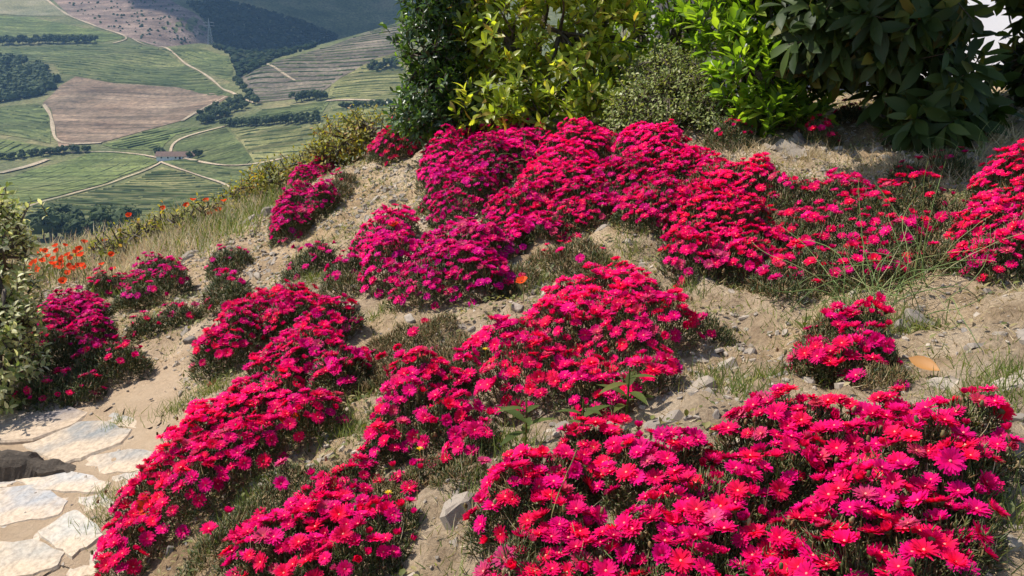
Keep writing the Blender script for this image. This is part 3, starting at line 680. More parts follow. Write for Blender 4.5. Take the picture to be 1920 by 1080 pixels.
for pl_, cl_ in (([(205, 900), (262, 888), (288, 900), (250, 922), (205, 920)], (.40, .36, .31)), ([(122, 940), (190, 932), (215, 950), (180, 968), (130, 962)], (.44, .40, .35)), ([(-40, 996), (30, 990), (76, 1000), (66, 1014), (-40, 1020)], (.42, .39, .35)),
                 ([(150, 1050), (185, 1036), (205, 1052), (190, 1079), (130, 1079)], (.42, .37, .30)), ([(160, 790), (215, 782), (262, 796), (250, 806), (190, 800)], (.33, .31, .28)), ([(60, 900), (20, 908), (-40, 906), (-40, 922), (20, 916)], (.38, .36, .34))): slab('flagstone', pl_, .010, cl_, path)
p = ground_pts(9000); p = p[is_path(p)][:150]; R = flat_frames(p, .2)
for i in range(len(p)): link('stone', RM[rng.integers(0, 6)], path, mat=mat4(R[i], p[i] + np.array([0, 0, .006]), rng.uniform(.004, .012)))
# slate block jutting in from the left, shade painted into its dark colour
a, b, c_ = hit(-60, 912), hit(95, 890), hit(146, 889)
m, n, out = newmat('shade_tinted_slate'); f1 = noise(n, 14, 7, .7); shade(n, out, ramp(n, f1, [(.3, (.03, .023, .017)), (.7, (.12, .092, .066))]), .9, nrm=bump(n, f1, .8, .02)); M['shade_slate'] = m
blk = thing('slate_block', b, 'rough slate block coloured dark for shade, jutting over the path from the left edge', 'stone block')
ta, tb = P(-60, 818, 3.02), P(44, 834, 3.0)
def rel(q): return np.asarray(q) - b
st = []; ns, nc = 26, 12
for s_ in np.linspace(0, 1, ns):
    lowp = rel(a * (1 - s_) + c_ * s_); k = 1 - s_ ** 1.2; hg = .10 * k + .012; dp = .06 + .05 * k
    th = np.linspace(-.35, math.pi + .35, nc); prof = np.column_stack([np.zeros(nc), dp * .5 - np.cos(th) * dp * .5, np.sin(th) ** .5 * hg if False else np.sign(np.sin(th)) * np.abs(np.sin(th)) ** .45 * hg])
    q = lowp + prof; nz = fbm(q[:, 0] * 16 + q[:, 2] * 9, q[:, 1] * 16 + q[:, 2] * 22, 5, 4); st.append(q + np.column_stack([nz * .03, nz * .05, nz * .045]))
st = np.array(st); i = (np.arange(ns - 1)[:, None] * nc + np.arange(nc - 1)[None]).ravel()
mb = MB(); mb.add(st.reshape(-1, 3), np.stack([i, i + nc, i + nc + 1, i + 1], -1)); mb.f.append(np.arange(nc)[None]); mb.m.append(np.zeros(1, int)); mb.f.append((np.arange(nc) + (ns - 1) * nc)[None, ::-1]); mb.m.append(np.zeros(1, int))
mb.build('block', M['shade_slate'], blk, False)

# ---- ice plants
def flower_mesh(seed, npet, cup, rows=2, seg=2):
    """daisy-like head of diameter 1, facing +Z"""
    r = np.random.default_rng(seed); mb = MB()
    for row in range(rows):
        a = np.arange(npet) * 2 * math.pi / npet + r.uniform(0, 1) + r.normal(0, .06, npet)
        L = (.5 - .07 * row) * r.uniform(.84, 1.06, npet); up = cup + .22 * row + r.normal(0, .12, npet); w_ = 2 * math.pi * .36 / npet * 1.55
        s = np.linspace(.06, 1, seg + 1); wid = np.array([.45, 1.0, .42]) if seg == 2 else np.array([.8, .5])
        V = []
        for j, sj in enumerate(s):
            rad = L * sj * np.cos(up * (.6 + .4 * sj)); z = L * sj * np.sin(up * (.6 + .4 * sj)) - .10 * cup * sj * sj
            c_, s_ = np.cos(a), np.sin(a); hw = w_ * wid[j] / 2
            V.append(np.stack([np.column_stack([rad * c_ + hw * s_, rad * s_ - hw * c_, z]), np.column_stack([rad * c_ - hw * s_, rad * s_ + hw * c_, z])], 1))
        V = np.stack(V, 1).reshape(npet, -1, 3); m_ = V.shape[1]; base = np.arange(npet)[:, None] * m_
        for j in range(seg):
            if j == 0: 
                tv = V.reshape(-1, 3); uu = np.tile(np.repeat(s, 2), npet); rn = np.repeat(r.random(npet), m_); n0 = mb.n
                mb.add(tv, np.stack([base[:, 0], base[:, 0] + 1, base[:, 0] + 3, base[:, 0] + 2], -1), rn, uu)
            else:
                mb.f.append(np.stack([base[:, 0] + 2 * j, base[:, 0] + 2 * j + 1, base[:, 0] + 2 * j + 3, base[:, 0] + 2 * j + 2], -1) + n0); mb.m.append(np.zeros(npet, int))
    k = 7; a = np.arange(k) * 2 * math.pi / k
    mb.add(np.concatenate([np.column_stack([np.cos(a) * .052, np.sin(a) * .052, np.full(k, .03)]), [[0, 0, .09]]]), [[i, (i + 1) % k, k] for i in range(k)], .5, 0, 1)
    mb.add(np.concatenate([np.column_stack([np.cos(a) * .15, np.sin(a) * .15, np.full(k, -.012)]), [[0, 0, -.2]]]), [[(i + 1) % k, i, k] for i in range(k)], .5, 0, 2)
    return mb.mesh('flower', [M['petal'], M['centre'], M['calyx']])
FN = [flower_mesh(1, 30, .06), flower_mesh(2, 28, .16), flower_mesh(3, 32, .30), flower_mesh(4, 26, .0), flower_mesh(5, 30, .22), flower_mesh(6, 24, .62), flower_mesh(11, 20, 1.15), flower_mesh(12, 30, .12)]
FF = [flower_mesh(7, 20, .10, 2, 1), flower_mesh(8, 18, .22, 2, 1), flower_mesh(9, 20, .35, 2, 1), flower_mesh(10, 18, .02, 2, 1), flower_mesh(13, 16, .95, 2, 1)]
HUES = {'crimson': np.array([(.84, .004, .10), (.88, .005, .16), (.82, .004, .22), (.90, .008, .05)]),
        'mixed': np.array([(.84, .004, .13), (.83, .004, .20), (.80, .004, .27), (.86, .006, .08)]),
        'magenta': np.array([(.77, .004, .26), (.80, .004, .20), (.71, .004, .32), (.79, .005, .16)])}
for k_, v_ in HUES.items(): M['petal_' + k_] = flower_mass_mat('petal_' + k_, v_)
def mesh_arrays(me):
    v = np.empty(len(me.vertices) * 3); me.vertices.foreach_get('co', v); u = np.empty(len(me.vertices), np.float32); me.attributes['uu'].data.foreach_get('value', u)
    return v.reshape(-1, 3), u, [(np.array([p.vertices[:] for p in me.polygons if p.material_index == k])) for k in range(3)]
FA = [mesh_arrays(m_) for m_ in FF]
def flower_copies(mb, pos, R, D):
    kk = rng.integers(0, 4, len(pos))
    for j in range(4):
        q = kk == j; v, u, fs = FA[j]; n_ = q.sum()
        if not n_: continue
        n0 = mb.n; mb.scatter(v, fs[0], pos[q], R[q], D[q], uu=u)
        for k in (1, 2):
            f = fs[k][None] + (np.arange(n_) * len(v))[:, None, None] + n0; mb.f.append(f.reshape(-1, f.shape[-1])); mb.m.append(np.full(n_ * len(fs[k]), k))
def poisson(p, r):
    cell = {}; keep = []
    for i, (x, y) in enumerate(p):
        cx, cy = int(x // r), int(y // r); ok = True
        for dx in (-1, 0, 1):
            for dy in (-1, 0, 1):
                for j in cell.get((cx + dx, cy + dy), ()):
                    if (p[j][0] - x) ** 2 + (p[j][1] - y) ** 2 < r * r: ok = False; break
                if not ok: break
            if not ok: break
        if ok: keep.append(i); cell.setdefault((cx, cy), []).append(i)
    return np.array(keep, int)
ALLPL = []
def dome(lobes):
    """world-space lobes (x, y, rx, ry, h) from lobes given as visible ellipses in the photo"""
    W = []
    for cx, cy, rx, ry in lobes:
        yy = cy
        for _ in range(3):
            q = hit(cx, yy); t = project(q)[2]; k = t / F; h = min(max(1.45 * ry * k, .07), .36); yy = cy + .5 * h * .93 / k
        e = math.atan2(CAM_Z - q[2], math.hypot(q[0], q[1])); Rx = rx * k * 1.1
        Ry = min(max((2 * ry * k - .8 * h) / (2 * math.sin(e)), .65 * Rx), 1.15 * Rx)
        W.append((q[0], q[1], Rx, Ry, h))
    return np.array(W)
def dome_h(W, x, y):
    d = ((x[:, None] - W[:, 0]) / W[:, 2]) ** 2 + ((y[:, None] - W[:, 1]) / W[:, 3]) ** 2
    h = W[:, 4] * np.clip(1 - d, 0, 1) ** .5
    h = h.max(1); tu = fbm(x * 5.5, y * 5.5, 17, 2); return h * (1 + 1.25 * tu) + np.minimum(h, .08) * .6 * fbm(x * 24, y * 24, 19, 2), d.min(1)
def ice_plant(label, lobes, hue='mixed', dens=1.0, cap=300, dry=0.0, name='ice_plant', leafy=1.0, hscale=1.0, skirt=.25, cat='flowering plant', group='ice plants on the bank'):
    W = dome(lobes); W[:, 4] *= hscale; base = np.array([W[:, 0].mean(), W[:, 1].mean(), 0]); base[2] = H(base[0], base[1])
    root = thing(name, base, label, cat, group); ALLPL.append(W)
    lo = (W[:, :2] - W[:, 2:4]).min(0); hi = (W[:, :2] + W[:, 2:4]).max(0); area = (hi - lo).prod(); t = project(base)[2]
    def sample(n):
        x = rng.uniform(lo[0], hi[0], n); y = rng.uniform(lo[1], hi[1], n); h, d = dome_h(W, x, y); k = d < 1; return x[k], y[k], h[k], d[k]
    def nrm(x, y):
        e = .02; g0 = H(x, y) * 0
        gx_ = (dome_h(W, x + e, y)[0] - dome_h(W, x - e, y)[0]) / (2 * e); gy_ = (dome_h(W, x, y + e)[0] - dome_h(W, x, y - e)[0]) / (2 * e)
        return norm(np.column_stack([-gx_ * .6, -gy_ * .6, np.ones(len(x))]))
    mb = MB()
    # leaves
    n = int(min(20000, area * (70000 if t < 3 else 36000)) * leafy); x, y, h, d = sample(n); f = 1 - rng.random(len(x)) ** 1.7 * .85
    lump = fbm(x * 14, y * 14, 31, 2) * .05
    pos = np.column_stack([x, y, H(x, y) + np.maximum(h * f * .92 + lump, .003)]); nn = nrm(x, y)
    dirs = nn * .8 + rng.normal(0, .55, (len(x), 3)) + [0, 0, .35]
    big = 1.0 if t < 3 else 1.35
    L = rng.uniform(.011, .027, len(x)) * big
    isdry = rng.random(len(x)) < dry
    for fl, mt in ((~isdry, 0), (isdry, 1)):
        mb.scatter(*FINGER, pos[fl] - base, frames(dirs[fl], roll=rng.random(fl.sum()) * 6), np.column_stack([L * .12, L, L * .12])[fl], mat=mt)
    ns = int(len(x) * .03); j = rng.integers(0, len(x), ns); sl = rng.uniform(.025, .06, ns)
    mb.scatter(*BLADE, pos[j] - base, frames(rng.normal(0, .7, (ns, 3)) + [0, 0, .9]), np.column_stack([np.full(ns, .0016), sl, sl]), mat=2)
    # flowers
    if dens > 0:
        x, y, h, d = sample(int(area * 24000)); hm = W[:, 4].max()
        lobe = np.clip(1 - d, 0, 1)
        patch = fbm(x * 6, y * 6, 12, 3)
        ok = (rng.random(len(x)) < np.clip((lobe - .02) / max(skirt, .01), .12, 1)) & (.7 * patch + .8 * fbm(x * 5.5, y * 5.5, 17, 2) + .5 * fbm(x * 17, y * 17, 14, 2) > -.30 + .45 * (1 - dens))
        x, y, h = x[ok], y[ok], h[ok]; ki = poisson(np.column_stack([x, y]), .0208 if dens >= .8 else .031 / max(dens, .3) ** .4); x, y, h = x[ki], y[ki], h[ki]
        if cap < 60 and len(x) > cap: s_ = rng.choice(len(x), cap, False); x, y, h = x[s_], y[s_], h[s_]
        s_ = np.argsort(np.hypot(x, y) - h); x, y, h = x[s_], y[s_], h[s_]
        z = H(x, y) + h + rng.uniform(.0, .03, len(x)) + np.clip(.12 * fbm(x * 11, y * 11, 23, 2), -.03, .03); nn = norm(nrm(x, y) * [.9, .9, 1] + rng.normal(0, .30, (len(x), 3)) + SUNV * .3)
        pos = np.column_stack([x, y, z]); Rm = frames(norm(np.cross(nn, rdir(len(x)))), nn)
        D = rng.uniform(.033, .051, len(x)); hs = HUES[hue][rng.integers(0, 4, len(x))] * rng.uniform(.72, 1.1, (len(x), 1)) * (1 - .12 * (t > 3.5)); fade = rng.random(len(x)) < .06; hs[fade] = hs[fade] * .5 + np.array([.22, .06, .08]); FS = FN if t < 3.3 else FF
        kk = rng.integers(0, len(FS), len(x)); kk = kk + 0
        if len(x) > 300:
            fm = MB(); flower_copies(fm, pos[300:] - base, Rm[300:], D[300:])
            tag(fm.build('flower_mass', [M['petal_' + hue], M['centre'], M['calyx']], root), kind='stuff')
        for i in range(min(300, len(x))):
            o = link('flower', FS[kk[i]], root, mat=mat4(Rm[i], pos[i] - base, D[i])); o.color = (*hs[i], 1)
        st = np.stack([pos - nn * .006 - base, pos - nn * .03 - base, pos - nn * .05 - [0, 0, .035] - base], 1)
        for q in st: tube(mb, q, [.0011, .0012, .0014], 3, rng.random())
        # buds and spent heads
        nb = int(len(x) * .35); j = rng.integers(0, len(x), nb); bp = pos[j] + rng.normal(0, .03, (nb, 3)) * [1, 1, .4] - [0, 0, .018]
        bv, bf = blob_t(5, 5, 4); mb.scatter(bv, bf, bp - base, yaw(nb), np.stack([np.full(nb, .0045)] * 2 + [np.full(nb, .007)], -1), mat=1)
    fo = mb.build('foliage', [M['succ'], M['succ_dry'], M['straw']], root); tag(fo, kind='stuff')
    return root
PLANTS = [
 ('wide mass of crimson flowers filling the bottom edge right of centre', 'crimson', 1.0, [(1230, 870, 110, 55), (1330, 940, 130, 70), (1260, 1010, 110, 60), (1420, 1040, 130, 60), (1250, 1080, 120, 50), (1440, 900, 90, 50)], 260),
 ('crimson plant with flowers spreading thinly over green leaves at the bottom right', 'crimson', .86, [(1480, 800, 130, 50), (1600, 850, 120, 60), (1690, 890, 110, 70), (1780, 910, 80, 70), (1620, 960, 120, 60), (1750, 1010, 110, 60), (1560, 1050, 120, 60), (1700, 1080, 120, 50), (1665, 785, 60, 45), (1800, 830, 70, 50), (1860, 880, 50, 40)], 230),
 ('crimson plant on the bottom edge beside a patch of bare straw', 'crimson', 1.0, [(1120, 840, 80, 35), (1010, 910, 100, 60), (960, 980, 80, 55), (1050, 1000, 80, 50), (1000, 1070, 100, 45), (1120, 1065, 60, 40)], 200),
 ('rounded crimson plant with tiered flowers at the centre of the bank', 'crimson', 1.0, [(1130, 545, 100, 38), (1080, 610, 130, 60), (1200, 630, 100, 60), (950, 640, 75, 45), (1020, 700, 120, 60), (1150, 710, 110, 55)], 290),
 ('crimson plant cascading downhill left of the broad leaved weed', 'crimson', .95, [(810, 710, 85, 55), (760, 780, 65, 60), (840, 800, 70, 50), (870, 850, 60, 40), (730, 840, 50, 40)], 190),
 ('large dark crimson plant beside the flagstones with a poppy on top', 'crimson', .95, [(450, 780, 120, 55), (370, 850, 100, 60), (540, 800, 100, 50), (430, 870, 110, 60), (300, 930, 80, 70), (250, 1020, 60, 60), (350, 960, 80, 60), (230, 1075, 45, 40)], 290),
 ('crimson plant with a grey shaded foot beside the bare trail', 'crimson', 1.0, [(490, 600, 90, 48), (430, 650, 62, 52), (540, 600, 60, 40)], 190),
 ('crimson plant just above the large one beside the flagstones', 'mixed', 1.0, [(600, 630, 75, 45), (540, 690, 100, 50), (490, 730, 80, 35), (640, 690, 55, 55)], 230),
 ('crimson plant at the bottom edge left of the straw patch', 'crimson', 1.0, [(620, 1010, 100, 55), (520, 1050, 110, 50), (700, 1030, 80, 45), (620, 930, 80, 38), (640, 1080, 120, 40)], 210),
 ('magenta plant with a leafy gap at its right in mid slope', 'magenta', .95, [(720, 445, 60, 40), (740, 500, 60, 45), (860, 470, 95, 55), (945, 450, 50, 30), (830, 530, 95, 40), (900, 520, 60, 40)], 290),
 ('small magenta tuft left of the mid slope plant', 'magenta', .7, [(580, 500, 45, 30), (650, 515, 40, 28)], 50),
 ('magenta plant on the crest under the yellow wild shrubs', 'magenta', 1.0, [(605, 290, 55, 32), (585, 325, 40, 25)], 150),
 ('magenta plant on stony ground just below the crest plant', 'magenta', .9, [(555, 385, 45, 38), (545, 430, 35, 25), (600, 385, 35, 35)], 150),
 ('small dark crimson mound at the foot of the dark green shrub', 'crimson', 1.0, [(745, 265, 50, 35)], 120),
 ('crimson plant under the olive green laurel near the hedge', 'mixed', 1.0, [(920, 240, 70, 30), (850, 275, 60, 30), (970, 260, 50, 28)], 220),
 ('magenta plant at the left end of the long flower bank', 'magenta', .95, [(830, 310, 45, 45), (900, 320, 70, 45), (950, 290, 60, 40), (870, 380, 60, 35), (830, 360, 40, 35)], 290),
 ('crimson plant in the middle of the long flower bank', 'mixed', 1.0, [(1080, 280, 70, 35), (1040, 340, 80, 45), (980, 390, 70, 40), (1080, 390, 80, 40), (1030, 430, 70, 25)], 290),
 ('pink crimson plant below the fine leaved bush', 'mixed', 1.0, [(1220, 290, 70, 32), (1190, 350, 80, 45), (1290, 330, 70, 40), (1230, 400, 75, 40)], 270),
 ('crimson plant overhanging the shaded hollow in the bank', 'crimson', 1.0, [(1360, 350, 80, 40), (1330, 420, 90, 45), (1400, 440, 80, 45), (1300, 490, 60, 40), (1380, 500, 50, 30)], 270),
 ('dark crimson plant tangled with green wiry stalks', 'crimson', .75, [(1530, 370, 100, 40), (1480, 430, 80, 45), (1600, 420, 90, 45), (1680, 390, 70, 40), (1500, 510, 85, 50), (1600, 500, 90, 50), (1480, 550, 50, 35), (1680, 470, 60, 45)], 250),
 ('crimson plant cut by the right edge of the picture', 'crimson', 1.0, [(1900, 350, 70, 50), (1870, 430, 75, 60), (1930, 450, 70, 60), (1850, 490, 60, 35), (1990, 400, 60, 60)], 230),
 ('lone compact crimson plant on open soil at the right', 'crimson', .9, [(1570, 625, 75, 40), (1550, 680, 65, 40), (1620, 650, 50, 45)], 70),
 ('tiny crimson sprig on bare soil right of the centre plant', 'crimson', .5, [(1335, 620, 38, 25)], 7),
 ('magenta plant beside the variegated bush', 'magenta', .85, [(140, 585, 60, 40), (110, 620, 45, 35), (170, 630, 45, 30)], 130),
 ('sparse crimson plant in front of the variegated bush', 'mixed', .55, [(110, 670, 80, 35), (190, 690, 80, 40), (110, 730, 80, 40), (230, 690, 50, 35)], 110),
 ('magenta plant with green foot left of the bare trail', 'magenta', .75, [(290, 510, 50, 30), (255, 555, 40, 28), (320, 530, 35, 40)], 110),
 ('small crimson plant between the poppy patch and the magenta plant', 'mixed', .7, [(205, 528, 34, 26)], 40),
 ('thin pink plant with few flowers on the bare trail', 'magenta', .4, [(432, 490, 40, 24), (425, 545, 40, 38)], 26),
 ('low straggling plant with scattered red flowers on the trail', 'mixed', .4, [(335, 600, 40, 22), (275, 620, 35, 24)], 22),
 ('dark crimson tuft in the shade under the loquat', 'crimson', .9, [(1540, 255, 30, 28)], 26),
 ('small crimson tuft beside the pale rocks under the laurel', 'crimson', .45, [(1365, 255, 40, 30), (1385, 215, 16, 18)], 16),
 ('dark crimson sprig just below the loquat leaves', 'crimson', .8, [(1588, 220, 24, 14)], 9),
 ('shaded crimson tuft on the dark soil right of the loquat', 'crimson', .5, [(1775, 310, 36, 24), (1700, 330, 30, 20)], 18),
]
for lab, hue, dn, lb, cap in PLANTS: ice_plant(lab, lb, hue, dn, cap, dry=.10)
DRY = [('green straggling ice plant filling the gap between the two near left plants', [(480, 950, 80, 45), (410, 1030, 80, 45), (540, 900, 60, 35)], .0),
       ('brown green ice plant beside the yellow dandelions', [(650, 860, 60, 35), (790, 900, 60, 35)], .3),
       ('brownish ice plant with few flowers between the crimson plants', [(770, 620, 80, 40), (740, 680, 70, 40), (840, 650, 50, 40)], .55),
       ('small olive ice plant nearly without flowers above the centre plant', [(1080, 470, 60, 40), (1030, 470, 40, 25)], .35),
       ('reddish green ice plant with few flowers at the bottom', [(720, 930, 70, 45), (560, 970, 60, 50)], .5),
       ('green ice plant nearly without flowers right of the mid slope plant', [(960, 500, 45, 40), (640, 545, 45, 25)], .15),
       ('olive ice plant with few flowers beside the crest plant', [(625, 350, 35, 40), (640, 330, 25, 30)], .35),
       ('dull green ice plant nearly without flowers under the lone compact plant', [(1650, 690, 50, 40)], .45),
       ('low green ice plant nearly without flowers left of the straw patch', [(860, 900, 50, 40)], .2),
       ('dark olive ice plant nearly without flowers beside the right edge plant', [(1730, 470, 60, 60), (1770, 400, 50, 40)], .2)]
for lab, lb, dr in DRY: ice_plant(lab, lb, 'mixed', .22, 9, dry=min(.9, dr + .3), cat='ice plant', group='ice plants nearly without flowers', leafy=.6, hscale=.62)

# ---- hedge shrubs, loquat, bush
def shrub(name, label, cat, base, lobes, mats, tmpl, shoots, per, size, openang, upb, stems, group=None, nparts=300, shell=.6, droop_dir=0.0, bark='bark', seed=0, jit=.35, stemlen=.9):
    """lobes: (x, y, z, rx, ry, rz) in world; leaves sit in whorls on shoots near the surface of the lobes"""
    base = np.asarray(base, float); root = thing(name, base, label, cat, group)
    Lb = np.asarray(lobes, float); vol = Lb[:, 3:].prod(1); vol = vol ** .6; k = rng.choice(len(Lb), shoots, p=vol / vol.sum())
    u = rdir(shoots); r = shell + (1 - shell) * rng.random(shoots) ** .6; r = r * (1 + (.45 if name == 'fine_leaved_bush' else .18) * rng.normal(size=shoots) * (rng.random(shoots) < .45))
    c = Lb[k, :3] + u * r[:, None] * Lb[k, 3:]
    ok = c[:, 2] > H(c[:, 0], c[:, 1]) + .04; c, u = c[ok], u[ok]; S = len(c)
    sd = norm(u * .8 + [0, 0, upb] + rng.normal(0, jit, (S, 3)))
    j = np.arange(per)[None].repeat(S, 0); ang = j * 2.39996 + rng.uniform(0, 6.28, (S, 1)); fr = frames(sd)
    rad = fr[:, :, 0][:, None] * np.cos(ang)[..., None] + fr[:, :, 2][:, None] * np.sin(ang)[..., None]
    oa = openang * (1.25 - .55 * j / per) + rng.normal(0, .15, (S, per))
    ld = sd[:, None] * np.cos(oa)[..., None] + rad * np.sin(oa)[..., None] + [0, 0, -droop_dir] + rng.normal(0, .1, (S, per, 3))
    sz = rng.uniform(size[0], size[1], (S, per)) * (1 - .25 * j / per)
    lp = c[:, None] + sd[:, None] * ((j / per - .5) * stemlen * size[1])[..., None]
    up = norm(sd[:, None] - ld * .2 + [0, 0, .5])
    lp = lp.reshape(-1, 3); ld = ld.reshape(-1, 3); up = np.broadcast_to(up, (S, per, 3)).reshape(-1, 3); sz = sz.ravel(); sh = np.repeat(rng.random(S), per)
    R = frames(ld, up); mid = lp + norm(ld) * sz[:, None] * .5
    dist = np.linalg.norm(mid - np.array([0, 0, CAM_Z]), axis=1) + np.where(in_frame(mid, 0), 0, 50)
    order = np.argsort(dist); part = order[:nparts]; rest = order[nparts:]
    nm = len(tmpl); mk = rng.integers(0, nm, len(lp)); mb = MB()
    # leaf colour: a little by shoot, a little by leaf
    rn = np.clip(.6 * sh + .4 * rng.random(len(lp)), 0, 1)
    rn = np.argsort(np.argsort(rn)) / len(rn)
    for a in range(nm):
        q = rest[mk[rest] == a]; mb.scatter(*tmpl[a], lp[q] - base, R[q], sz[q], rn[q])
    for i in range(0, S): tube(mb, np.array([c[i] - sd[i] * size[1] * stemlen * .55, c[i] + sd[i] * size[1] * .35]) - base, [.0035, .002], 3, .5, 1)
    cr = mb.build('crown', [mats, M[bark]], root); tag(cr, kind='stuff')
    lm = [MB().add(*t, rnd=.5).mesh('leaf', mats) for t in tmpl]
    for q in part: link('leaf', lm[mk[q]], cr, mat=mat4(R[q], lp[q] - base, sz[q]))
    mb = MB()
    for pts, r0 in stems:
        pts = np.asarray(pts, float) - base; tube(mb, pts, np.linspace(r0, r0 * .45, len(pts)), 7)
    ends = np.array([np.asarray(s_[0])[-1] for s_ in stems]) - base
    for i in rng.choice(S, min(S, 70), False):
        a = ends[np.argmin(np.linalg.norm(ends - (c[i] - base), axis=1))]; b = c[i] - base; m_ = (a + b) / 2 + rng.normal(0, .05, 3) - [0, 0, .05]
        tube(mb, [a, m_, b], [.012, .008, .004], 4)
    mb.build('trunk', M[bark], root); return root
def stem(b, tops, r0=.03):
    return [([b, b * .5 + np.asarray(t) * .5 + rng.normal(0, .05, 3), np.asarray(t)], r0) for t in tops]
LAUREL = [leaf_t(.38, 4, .30, .22, .55), leaf_t(.34, 4, .22, .40, .5), leaf_t(.42, 4, .35, .10, .55)]
LOQ = [leaf_t(.34, 5, .25, .30, .6, .01), leaf_t(.30, 5, .2, .5, .6, .012), leaf_t(.36, 5, .3, .15, .62, .01)]
SMALL = [leaf_t(.5, 3, .3, .2, .5), leaf_t(.42, 3, .2, .35, .45)]
M['bay'] = leaf_mat('dark_laurel_leaf', [(0, (.022, .045, .014)), (.5, (.04, .075, .02)), (.85, (.07, .13, .025)), (1, (.18, .27, .04))], .36, (2.0, 2.2, .7), .35, .5)
M['laurel'] = leaf_mat('olive_laurel_leaf', [(0, (.14, .20, .03)), (.4, (.27, .35, .045)), (.75, (.38, .45, .06)), (.93, (.50, .50, .10)), (1, (.40, .26, .08))], .55, (1.7, 1.7, .55), .38, .5)
M['lime'] = leaf_mat('lime_laurel_leaf', [(0, (.07, .13, .02)), (.4, (.13, .22, .03)), (.8, (.23, .34, .04)), (1, (.34, .44, .06))], .58, (1.7, 1.8, .5), .35, .5)
M['fine'] = leaf_mat('fine_bush_leaf', [(0, (.12, .16, .04)), (.5, (.24, .29, .08)), (.85, (.36, .40, .14)), (1, (.55, .53, .32))], .35, (1.5, 1.5, .7), .5, .3)
M['loquat'] = leaf_mat('loquat_leaf', [(0, (.024, .042, .012)), (.5, (.042, .07, .018)), (.85, (.08, .12, .03)), (1, (.18, .15, .035))], .3, (1.8, 1.9, .6), .5, .22)
M['varieg'] = leaf_mat('variegated_leaf', [(0, (.12, .17, .055)), (.25, (.30, .35, .12)), (.55, (.58, .58, .30)), (1, (.80, .77, .54))], .5, (1.3, 1.3, .7), .45, .4)
M['wild'] = leaf_mat('wild_shrub_leaf', [(0, (.13, .15, .03)), (.5, (.26, .26, .05)), (.85, (.42, .36, .07)), (1, (.40, .20, .06))], .45, (1.4, 1.35, .5), .5, .3)
# dark upright shrub at the left end of the hedge
b = hit(815, 255); c = lambda px, py, t: P(px, py, t)
def lobe(px, py, t, rx, ry, rz): return (*P(px, py, t), rx, ry, rz)
shrub('laurel_shrub', 'dark green upright shrub at the left end of the hedge', 'shrub', b,
      [lobe(815, 180, 5.5, .24, .3, .22), lobe(810, 90, 5.5, .22, .3, .28), lobe(820, 0, 5.5, .22, .3, .3), lobe(850, 110, 5.6, .2, .28, .4), lobe(790, 220, 5.45, .2, .25, .14), lobe(850, 215, 5.45, .2, .25, .14)], M['bay'], LAUREL, 900, 7, (.045, .075), .8, .45,
      stem(b, [P(810, 100, 5.5), P(830, 0, 5.5)]), 'hedge shrubs')
b = hit(1000, 235)
shrub('laurel_shrub', 'olive and yellow green laurel behind the crimson flowers', 'shrub', b,
      [lobe(960, 170, 5.35, .26, .32, .18), lobe(1060, 150, 5.35, .36, .34, .26), lobe(940, 70, 5.4, .26, .32, .3), lobe(895, 50, 5.5, .14, .3, .26), lobe(1040, 50, 5.4, .32, .34, .3), lobe(1130, 80, 5.45, .24, .3, .32), lobe(1000, -60, 5.4, .4, .4, .25), lobe(1120, -40, 5.5, .3, .3, .22), lobe(920, 205, 5.3, .24, .28, .12), lobe(1040, 215, 5.25, .3, .28, .12), lobe(1130, 190, 5.3, .22, .28, .16)], M['laurel'], LAUREL, 800, 7, (.07, .11), .75, .5,
      stem(b, [P(960, 80, 5.4), P(1050, 60, 5.4), P(1130, 60, 5.5), P(1040, -60, 5.4)]), 'hedge shrubs')
b = hit(1250, 260)
shrub('fine_leaved_bush', 'pale fine leaved bush between the olive and lime laurels', 'bush', b,
      [lobe(1230, 205, 5.0, .30, .26, .17), lobe(1290, 190, 5.0, .22, .24, .2), lobe(1180, 235, 5.0, .16, .2, .1), lobe(1250, 140, 5.1, .2, .2, .16), lobe(1330, 225, 4.9, .16, .2, .12)], M['fine'], SMALL, 2000, 6, (.018, .034), 1.0, .5,
      stem(b, [P(1230, 180, 5.0), P(1290, 180, 5.0), P(1240, 110, 5.1)], .012), 'hedge shrubs', stemlen=3, jit=.6)
b = hit(1230, 232) + np.array([0, .6, .02])
shrub('laurel_shrub', 'bright green laurel behind the fine leaved bush', 'shrub', b,
      [lobe(1200, 70, 5.9, .3, .3, .3), lobe(1270, 90, 5.9, .26, .3, .25), lobe(1230, -30, 5.9, .36, .3, .25), lobe(1320, 30, 5.8, .2, .25, .25)], M['lime'], LAUREL, 230, 7, (.06, .095), .75, .5,
      stem(b, [P(1200, 60, 5.9), P(1270, 70, 5.9), P(1300, 20, 5.8)]), 'hedge shrubs', nparts=200)
b = hit(1430, 250)
shrub('laurel_shrub', 'tall lime green laurel with upright sunlit shoots', 'shrub', b,
      [lobe(1400, 130, 4.7, .18, .22, .22), lobe(1450, 170, 4.8, .16, .22, .16), lobe(1420, 40, 4.8, .22, .24, .22), lobe(1350, 40, 4.9, .16, .2, .2), lobe(1480, 80, 5.0, .16, .2, .25), lobe(1400, -60, 4.9, .26, .26, .18), lobe(1440, 210, 4.65, .18, .2, .1), lobe(1500, 190, 4.7, .15, .2, .14)], M['lime'], LAUREL, 330, 8, (.08, .125), .62, 1.1,
      stem(b, [P(1400, 120, 4.7), P(1440, 60, 4.8), P(1380, 0, 4.9)]), 'hedge shrubs')
